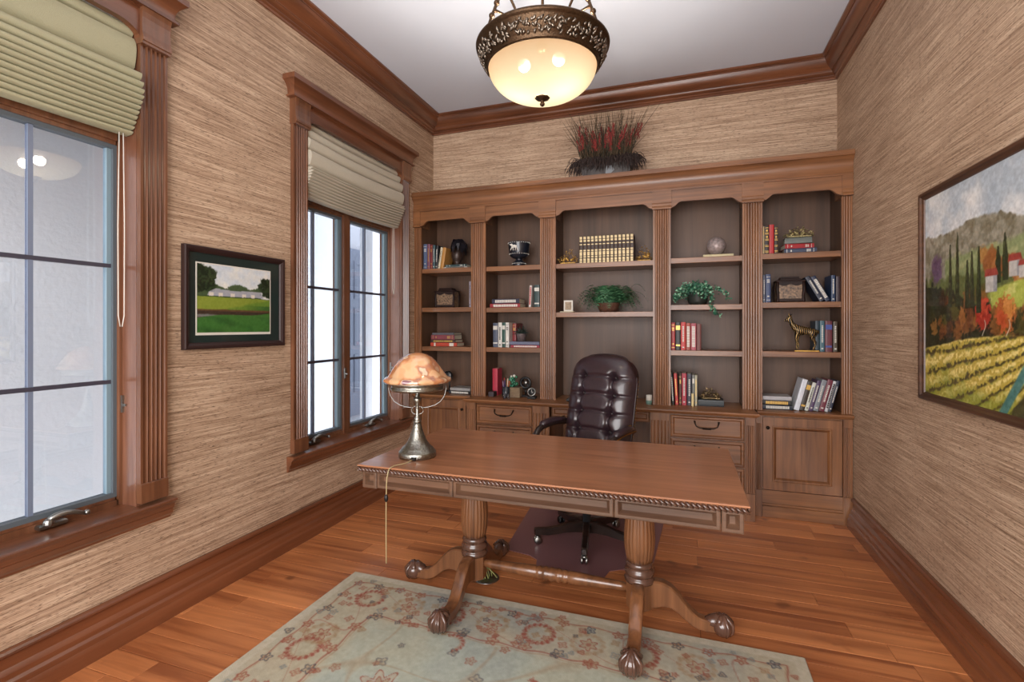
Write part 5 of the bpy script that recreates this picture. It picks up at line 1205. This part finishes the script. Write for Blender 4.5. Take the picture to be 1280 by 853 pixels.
for k in range(110):
    a = rg.uniform(0, 2*PI); rch = rg.uniform(.16, .27) if abs(math.cos(a)) > .5 else rg.uniform(.09, .16); hgt = rg.uniform(.10, .31); d = Vector((math.cos(a), math.sin(a)*.62, 0))
    b0 = Vector((xc+rg.uniform(-.085, .085), 4.265, z0+.07))+d*rg.uniform(.01, .05); mid = b0+d*rch*.55+Vector((0, 0, hgt)); end = b0+d*rch*.95+Vector((0, 0, hgt*.25-rg.uniform(.02, .09))); P = arc(b0, mid, end, 14)
    for i in range(1, 15):
        p = Vector(P[i]); dr = (Vector(P[i])-Vector(P[i-1])).normalized(); s_ = dr.cross(Vector((0, 0, 1))).normalized(); L_ = .034*math.sin(PI*min(1, (i+2)/16))**.7+.006
        for q in (-1, 1):
            e = p+s_*q*L_+dr*.008-Vector((0, 0, .006)); 
            if (e.y < 4.46 and e.z > z0+.008 or e.y < 4.12) and e.x > ux(719, 4.2): g.add([p-dr*.004, p+dr*.005, e], [(0, 1, 2)], 0 if (k+i) % 3 else 1)
o_ = obj('fronds', g, [mat('fern_green', (50, 96, 62), .5, var=.3, bscale=40), mat('fern_green_light', (84, 132, 92), .5)], t, recalc=False); o_['kind'] = 'stuff'
xc = ux(710, 4.2)
t = thing('small_photo_frame', (xc, 4.2, z0), 'small cream framed picture at left of the fern', 'picture')
x0, x1 = ux(704.8, 4.19), ux(716, 4.19)
obj('frame', G().box(x0, x1, 4.19, 4.204, z0+.008, z0+.104, b=.003), M['white'], t)
obj('picture', G().box(x0+.012, x1-.012, 4.188, 4.19, z0+.022, z0+.09), mat('faded_print', (150, 132, 108), .6, var=.4, bscale=60), t)
obj('stand', G().box(x0-.03, x1+.01, 4.17, 4.25, z0+.0005, z0+.0085, b=.002), M['cream'], t)
x0, x1 = ux(709, 4.1), ux(724, 4.1)
tag(obj('black_case', G().box(x0, x0+.14, 4.06, 4.2, CT+.0005, CT+.028, b=.008), M['black']), 'flat black case on the counter left of the leather chair', 'case')
xc = ux(811.5, 4.15)
t = thing('white_mug', (xc, 4.12, CT), 'small white and green cup on the counter right of the chair', 'cup')
obj('cup', G().lathe([(0, .001), (.02, .001), (.022, .04), (.023, .078), (.02, .078), (.019, .006), (0, .006)], (xc, 4.12, CT), 24, cap=False), M['white'], t)
obj('green_band', G().lathe([(.0215, .004), (.0225, .004), (.0235, .036), (.0222, .036)], (xc, 4.12, CT), 24, cap=False), mat('mint_glaze', (108, 140, 128), .4), t)
# bay 4
z0 = S[3][0]
xa, xb = ux(879, 4.2), ux(917, 4.2)
b = book_parts(.024, xb-xa, .15, (196, 182, 142), LETG, None); b.rotation_euler = (0, R(90), 0); b.location = (xa, 4.2, z0+.0245); tag(b, 'pale parchment flat book under the stone sphere, fourth bay', 'book')
xc = ux(895.5, 4.26); r_ = .072
sp_ = obj('stone_sphere', G().ball((xc, 4.27, z0+.0255+r_), r_, 32, 20), mat('mosaic_stone', (150, 136, 134), .35, .2, bump=1, bscale=45, var=.45)); tag(sp_, 'grey mottled stone sphere on a pale flat book, fourth bay', 'sphere')
z0 = S[3][1]; xc = ux(872, 4.25)
t = thing('ivy_plant', (xc, 4.24, z0), 'variegated ivy trailing over the second shelf, fourth bay', 'plant')
obj('pot', G().lathe([(0, .001), (.06, .001), (.075, .03), (.08, .09), (.084, .10), (.076, .10), (.068, .07), (0, .07)], (xc, 4.26, z0), 28, cap=False), mat('dark_glazed_pot', (44, 48, 44), .4, var=.3), t)
vines = G(); g = G(); rg = random.Random(31)
def vine(P, n, spread, size=.016):
    vines.tube(P, .0018, 4)
    for k in range(n):
        tt = rg.uniform(0, len(P)-1.001); i = int(tt); p = Vector(P[i]).lerp(Vector(P[i+1]), tt-i)+Vector((rg.gauss(0, spread), rg.gauss(0, spread*.6), rg.gauss(0, spread*.8)))
        if p.y > 4.45: p.y = 4.45
        if z0-.05 < p.z < z0+.006 and p.y > 4.125: p.z = z0+.008
        if p.y > 4.09: p.x = min(max(p.x, -.060), .405)
        if p.y > 4.11: p.z = max(p.z, z0+.026)
        d = Vector((rg.uniform(-1, 1), rg.uniform(-1.2, .2), rg.uniform(-.9, .6))).normalized(); s_ = d.cross(Vector((0, -1, .4))).normalized(); L_ = size*rg.uniform(.7, 1.3)
        g.add([p, p+d*L_*.35+s_*L_*.55, p+d*L_*1.1, p+d*L_*.35-s_*L_*.55, ], [(0, 1, 2, 3)], 0 if rg.random() < .55 else (1 if rg.random() < .6 else 2))
top = (xc, 4.22, z0+.16)
for k in range(16):
    a = rg.uniform(0, 2*PI); ex = xc+math.cos(a)*rg.uniform(.07, .17); ey = 4.22+math.sin(a)*.07
    vine(arc((xc, 4.24, z0+.09), (xc+(ex-xc)*.45, ey, z0+rg.uniform(.17, .27)), (ex, ey, z0+rg.uniform(.02, .12)), 8), 52, .016)
vine(arc((xc, 4.2, z0+.15), (ux(850, 4.16), 4.16, z0+.17), (ux(842, 4.14), 4.13, z0+.035), 8), 150, .016)
vine(arc((xc, 4.2, z0+.12), (ux(895, 4.17), 4.17, z0+.18), (ux(913, 4.15), 4.15, z0+.03), 8), 80, .012)
vine(arc((xc, 4.18, z0+.15), (ux(889, 4.13), 4.12, z0+.19), (ux(889, 4.1), 4.105, z0+.0), 8)+arc((ux(889, 4.1), 4.105, z0-.005), (ux(891, 4.1), 4.10, z0-.05), (ux(900, 4.1), 4.10, z0-.10), 5), 90, .009, .017)
obj('vines', vines, mat('ivy_stem', (70, 82, 56), .7), t)
o_ = obj('leaves', g, [mat('ivy_green', (44, 100, 74), .45), mat('ivy_pale', (126, 172, 140), .45), mat('ivy_dark', (26, 62, 48), .45)], t, recalc=False); o_['kind'] = 'stuff'
gp = 'books on the third shelf of the fourth bay'
upright(3, S[3][2], [(838.9, 844.0, 403.4, (156, 42, 44), 'red book at the left end', LETG, 1, 0), (844.5, 850.6, 403, (34, 36, 36), 'black book with pale label panels', LETG, 2, 0), (851.0, 857.2, 403, (184, 52, 48), 'bright red book right of the black one', LETW, 0, 0),
                     (857.5, 863.2, 404, (152, 66, 50), 'rust red book with large pale lettering', LETW, 4, 0), (863.5, 870.4, 404.5, (160, 66, 78), 'rose book with large white lettering', LETW, 4, 0), (870.7, 876.6, 405.2, (98, 40, 32), 'maroon brown book at the right end', LETG, None, 0)], gp, 'on third shelf, fourth bay', .19)
gp = 'books on the counter of the fourth bay'
upright(3, CT, [(840.4, 842.8, 467.5, (44, 46, 44), 'thin black and white leaning book at far left', LETW, 4, -3.5), (844.2, 848.2, 467, (184, 62, 62), 'coral red leaning book', LETG, 0, -3), (848.8, 851.8, 468, (84, 54, 44), 'brown book between two red ones', LETG, 1, 0), (852.2, 858.3, 467, (164, 46, 62), 'crimson book with pale lettering', LETW, 0, 0),
                (858.8, 864.8, 467.5, (44, 44, 58), 'dark navy book right of the crimson one', LETW, 0, 0), (865.2, 868.2, 469, (120, 120, 116), 'slim grey book behind the cream one', LETW, 2, 0), (868.5, 871.6, 469.5, (176, 172, 150), 'pale grey green book at the right end', LETG, 0, 0)], gp, 'on counter, fourth bay', .18)
b = book_parts(.018, .10, .035, (212, 192, 138), None, None); b.location = (ux(864.3, 4.14), 4.14, CT+.0005); tag(b, 'short cream book standing in front of others on counter, fourth bay', 'book', gp)
xa, xb = ux(872.5, BY), ux(905, BY)
b = book_parts(.05, xb-xa, .16, (34, 42, 46), LETG, None); b.rotation_euler = (0, R(90), 0); b.location = (xa, BY, CT+.0505); tag(b, 'thick blue black flat book under a gilded ornament, fourth bay', 'book', gp)
gilt((xa+xb)/2, 4.25, CT+.053, xb-xa-.02, .088, .1, 'gilded leaf bookend ornament lying on a blue black book, fourth bay', 5, m=mat('tarnished_gilt', (128, 108, 76), .4, .6, bump=1, bscale=90, var=.5), n=170)
# bay 5
gp = 'books on the top shelf of the rightmost bay'
upright(4, S[4][0], [(953.4, 955.6, 283.2, (196, 176, 140), 'narrow cream book at the left end', LETG, 1, 0), (956.0, 961.2, 282.6, (44, 34, 32), 'dark gilt banded book left of the red one', LETG, 3, 0), (961.5, 967.7, 281, (170, 36, 40), 'bright red book between gilt banded ones', None, None, 0), (968.0, 972.4, 282.8, (52, 42, 36), 'dark gilt banded book right of the red one', LETG, 3, 0)], gp, 'on top shelf, rightmost bay', .19)
z0 = S[4][0]
def fb(xa, xb, y, th, zz, rgb, lab, turn, let=LETW, style=1, dp=.15):
    b = book_parts(th, xb-xa, dp, rgb, let, style); b.rotation_euler = (0, R(90), R(turn)); b.location = (xa, y, zz+th); tag(b, lab, 'book', gp)
fb(ux(980.5, 4.19), ux(1021, 4.19), 4.20, .036, z0+.0005, (36, 48, 76), 'navy flat book, lowest of the stack on top shelf, rightmost bay', -3)
fb(ux(982, 4.19), ux(1019, 4.19), 4.205, .036, z0+.0375, (156, 36, 42), 'red flat book in the middle of the stack, rightmost bay', 4)
fb(ux(981.5, 4.19), ux(1015.5, 4.19), 4.21, .045, z0+.0745, (84, 90, 84), 'grey green flat book under gold filigree, rightmost bay', -5, None, None)
gilt(ux(999, 4.25), 4.27, z0+.127, .2, .085, .1, 'pale gold filigree ornament on a stack of three books, rightmost bay', 6, m=mat('pale_filigree', (164, 150, 106), .45, .5, bump=1, bscale=100, var=.5), n=170)
gp = 'books on the second shelf of the rightmost bay'
upright(4, S[4][1], [(953.4, 956.9, 344, (84, 88, 104), 'thin grey blue book at the left end', LETW, 0, 0), (957.3, 963.6, 343, (52, 66, 102), 'blue book left of the decorative chest', LETW, 1, 0)], gp, 'on second shelf, rightmost bay', .19)
x0, x1 = ux(969, 4.25), ux(1005, 4.25); chest((x0+x1)/2-.004, 4.25, S[4][1], x1-x0, .192, .15, 'dark carved chest with inlaid front between blue books, rightmost bay')
th = -28
for k, (ub, rgb, lab) in enumerate(((1030.6, (40, 44, 60), 'black slanting book against the chest on second shelf, rightmost bay'), (1037.2, (28, 36, 62), 'navy slanting book behind the black slanting one, rightmost bay'))):
    b = book_parts(.033, .205, .18, rgb, LETW, 4 if k else 0); b.rotation_euler = (0, R(th), 0); b.location = (ux(ub, BY)-.0295+.004*k, BY, S[4][1]+.0008); tag(b, lab, 'book', gp)
upright(4, S[4][1], [(1039.0, 1044.6, 344.2, (36, 54, 84), 'upright blue book with vertical lettering near the right wall', LETW, 0, 0), (1045.0, 1050.8, 345.6, (58, 40, 44), 'dark maroon book at the right end', LETG, None, 0)], gp, 'on second shelf, rightmost bay', .18)
gp = 'books on the third shelf of the rightmost bay'
upright(4, S[4][2], [(1019.2, 1024.6, 401.5, (34, 52, 62), 'dark teal book behind the brass deer', LETW, None, 0), (1024.9, 1031.0, 401.2, (62, 96, 108), 'teal book with white lettering', LETW, 0, 0), (1031.4, 1040.6, 401.5, (96, 42, 50), 'thick maroon book with blue label', mat('blue_label', (58, 72, 140), .5), 2, 0), (1041.4, 1047.4, 402.2, (74, 62, 48), 'olive brown book at the right end', LETW, 0, 0)], gp, 'on third shelf, rightmost bay', .16)
# brass deer
z0 = S[4][2]; xb0, xb1 = ux(992.5, 4.16), ux(1024, 4.16)
m, nt, N, L, B = newmat('streaked_dark_brass')
tc = N.new('ShaderNodeTexCoord'); wv = N.new('ShaderNodeTexWave'); wv.inputs['Scale'].default_value = 26; wv.inputs['Distortion'].default_value = 9; wv.inputs['Detail'].default_value = 2
L.new(tc.outputs['Object'], wv.inputs['Vector']); r = N.new('ShaderNodeValToRGB'); r.color_ramp.elements[0].position = .80; r.color_ramp.elements[0].color = lin((16, 12, 10))+(1,); r.color_ramp.elements[1].position = .98; r.color_ramp.elements[1].color = lin((196, 160, 98))+(1,)
L.new(wv.outputs['Fac'], r.inputs[0]); L.new(r.outputs[0], B.inputs['Base Color']); B.inputs['Metallic'].default_value = .55; B.inputs['Roughness'].default_value = .4
fx_ = ux(997, 4.155); yy = 4.158
t = thing('deer_statue', ((xb0+xb1)/2, yy, z0), 'brass statue of a standing deer on third shelf, rightmost bay', 'statue')
obj('plinth', G().box(xb0, xb1-.004, yy-.02, yy+.02, z0+.0006, z0+.012, b=.002), M['brass'], t)
J = {'pelvis': ((.105, 0, .165), .030), 'belly': ((.06, 0, .158), .028), 'chest': ((.012, 0, .165), .031), 'neck0': ((-.022, 0, .188), .023), 'neck1': ((-.044, 0, .222), .0155), 'head': ((-.052, 0, .25), .0165), 'nose0': ((-.072, 0, .240), .0105), 'nose': ((-.086, 0, .230), .0065),
     'rump': ((.125, 0, .155), .022), 'tail': ((.137, 0, .135), .006)}
E_ = [('pelvis', 'belly'), ('belly', 'chest'), ('chest', 'neck0'), ('neck0', 'neck1'), ('neck1', 'head'), ('head', 'nose0'), ('nose0', 'nose'), ('pelvis', 'rump'), ('rump', 'tail')]
for s, n_ in ((-1, 'l'), (1, 'r')):
    off = s*.004
    J['e'+n_] = ((-.044+s*.003, s*.020, .272), .004); J['f'+n_] = ((-.040, s*.028, .284), .002); E_ += [('head', 'e'+n_), ('e'+n_, 'f'+n_)]
    J['h'+n_] = ((-.056, s*.007, .278), .003); J['i'+n_] = ((-.050, s*.011, .292), .0018); E_ += [('head', 'h'+n_), ('h'+n_, 'i'+n_)]
    fa = s*.008
    for pre, root, pts in (('a', 'chest', ((-.002+fa, s*.016, .128, .014), (-.004+fa, s*.016, .085, .0075), (.002+fa, s*.016, .048, .0055), (-.002+fa, s*.016, .024, .0055), (-.010+fa, s*.016, .017, .006))),
                           ('b', 'pelvis', ((.104+fa, s*.017, .130, .018), (.096+fa, s*.017, .102, .011), (.116+fa, s*.017, .070, .0065), (.108+fa, s*.017, .040, .0055), (.104+fa, s*.017, .022, .0055), (.096+fa, s*.017, .017, .006)))):
        last = root
        for i, (x, y, z, rd) in enumerate(pts): k = pre+n_+str(i); J[k] = ((x, y, z), rd); E_.append((last, k)); last = k
ks = list(J); me = bpy.data.meshes.new('deer_body'); me.from_pydata([(fx_+J[k][0][0]-(xb0+xb1)/2, J[k][0][1], J[k][0][2]-.004) for k in ks], [(ks.index(a), ks.index(b)) for a, b in E_], [])
bm = bmesh.new(); bm.from_mesh(me); lay = bm.verts.layers.skin.verify(); bm.verts.ensure_lookup_table()
for i, k in enumerate(ks): bm.verts[i][lay].radius = (J[k][1], J[k][1]); bm.verts[i][lay].use_root = (k == 'pelvis')
bm.to_mesh(me); bm.free(); me.materials.append(m)
o = bpy.data.objects.new('deer_body', me); col.objects.link(o); o.parent = t
sk = o.modifiers.new('skin', 'SKIN'); sk.use_smooth_shade = True; su = o.modifiers.new('sub', 'SUBSURF'); su.levels = 2; su.render_levels = 2
# bay 5 counter
gp = 'books on the counter of the rightmost bay'
z0 = CT
for ua, ub, thk, rgb, lab, let, st_ in ((953.2, 991, .034, (32, 36, 50), 'blue black flat book, lowest of three on counter, rightmost bay', LETW, 4), (953.0, 989, .035, (26, 26, 26), 'black flat book with gold lettering, middle of three, rightmost bay', LETG, 4), (953.4, 989.6, .030, (168, 166, 168), 'silver grey flat book topping three on counter, rightmost bay', LETD, None)):
    xa, xb = ux(ua, BY), ux(ub, BY); b = book_parts(thk, xb-xa, .17, rgb, let, st_); b.rotation_euler = (0, R(90), 0); b.location = (xa, BY, z0+thk+.0006); z0 += thk+.0006; tag(b, lab, 'book', gp)
th = 14.5; x = ux(992.2, BY)
for wpx, hh, rgb, lab, let, st_ in ((6.2, .238, (206, 210, 218), 'white leaning book at left of the leaning row', LETD, None), (5.4, .222, (52, 44, 38), 'dark leaning book with tan cover picture, second of the row', LETG, 2), (4.4, .216, (196, 198, 188), 'pale cream leaning book, third of the row', LETD, 0), (4.6, .232, (72, 50, 84), 'plum leaning book, fourth of the row', LETW, 0),
                                  (6.0, .238, (120, 124, 130), 'thick grey leaning book, fifth of the row', LETW, 0), (6.2, .240, (104, 40, 54), 'maroon leaning book, sixth of the row', LETW, 0), (3.6, .232, (190, 190, 192), 'thin white leaning book, seventh of the row', LETD, 4), (3.8, .236, (28, 34, 56), 'navy leaning book at right end of the row', LETW, 0)):
    wd = wpx*.00575; b = book_parts(wd, hh, .17, rgb, let, st_); b.rotation_euler = (0, R(th), 0); b.location = (x, BY, CT+.0008+wd*math.sin(R(th))); tag(b, lab+', rightmost bay', 'book', gp); x += wd/math.cos(R(th))+.0008
# ------------------------------------------------------------------ dried arrangement on top of the bookcase
xa, xb = ux(727, 4.25), ux(790, 4.25); xc = (xa+xb)/2; z0 = 2.678
t = thing('dried_arrangement', (xc, 4.27, z0), 'dried grass and red spike arrangement in grey trough on top of the bookcase', 'plant')
q = [(xa+.02, z0+.0008), (xb-.02, z0+.0008), (xb, z0+.13), (xa, z0+.13)]
g = G().poly(q, 4.20, 4.34, lambda x, z, y: (x, y, z)); obj('trough', g, mat('weathered_zinc', (82, 78, 77), .6, .3, var=.4, bscale=14, bump=.4), t)
obj('leaf_emblem', G().poly([(xc+.0, z0+.04), (xc+.03, z0+.02), (xc+.075, z0+.06), (xc+.05, z0+.10), (xc+.01, z0+.11)], 4.192, 4.2, lambda x, z, y: (x, y, z)), mat('pale_zinc', (132, 136, 140), .5, .3), t)
rg = random.Random(77); gb = G(); gr = G(); gd = G(); gg = G()
for k in range(330):
    x = rg.uniform(xa+.02, xb-.02); y = rg.uniform(4.2, 4.33); a = (x-xc)*1.3+rg.gauss(0, .16); hgt = rg.uniform(.14, .52)*(.72+.28*math.cos((x-xc)*3)); bend = rg.uniform(-.05, .05)
    P = [(x, y, z0+.1), (x+a*hgt*.4, y+rg.uniform(-.02, .02), z0+.12+hgt*.5), (x+a*hgt+bend, min(4.48, y+rg.uniform(-.05, .05)), z0+.12+hgt)]
    (gb if k % 3 else gd).tube(P, [.003, .0024, .0009], 3, cap=False)
for k in range(24):
    x = xa+.0+(xb-xa)*(k+.5)/24+rg.uniform(-.01, .01); y = rg.uniform(4.19, 4.27); a = (x-xc)*.9+rg.gauss(0, .1); h0 = rg.uniform(.10, .22); h1 = h0+rg.uniform(.08, .14)
    for i in range(16):
        tt = h0+(h1-h0)*i/15; p = Vector((x+a*tt, y, z0+.12+tt)); 
        for j in range(2): leaf(gr, p+Vector((rg.gauss(0, .005), rg.gauss(0, .005), 0)), (rg.uniform(-.6, .6), rg.uniform(-.6, .3), 1), (0, 1, 0), .020, .009, 0, 0)
for k in range(560):
    x = rg.uniform(xa-.01, xb+.01); y = rg.uniform(4.18, 4.28); side = (x-xc)/(xb-xa)*2; ex = x+side*rg.uniform(.02, .15)+rg.gauss(0, .015); 
    P = arc((x, y, z0+.12), (x+(ex-x)*.6, y-.02, z0+rg.uniform(.18, .27)), (ex, y-rg.uniform(.0, .04), z0+rg.uniform(.02 if abs(side) > .5 else .05, .13)), 5); gg.tube(P, [.0025, .003, .003, .003, .0025, .0012], 3, cap=False)
    if k % 2: leaf(gg, P[4], (rg.uniform(-1, 1), -.3, -1), (0, 1, 0), .03, .008)
for n_, g, c_ in (('dry_blades', gb, (92, 74, 52)), ('dark_blades', gd, (46, 46, 34)), ('red_spikes', gr, (128, 38, 34)), ('drooping_tendrils', gg, (52, 38, 34))):
    o_ = obj(n_, g, mat(n_+'_colour', c_, .8, var=.3, bscale=50), t, recalc=False); o_['kind'] = 'stuff'
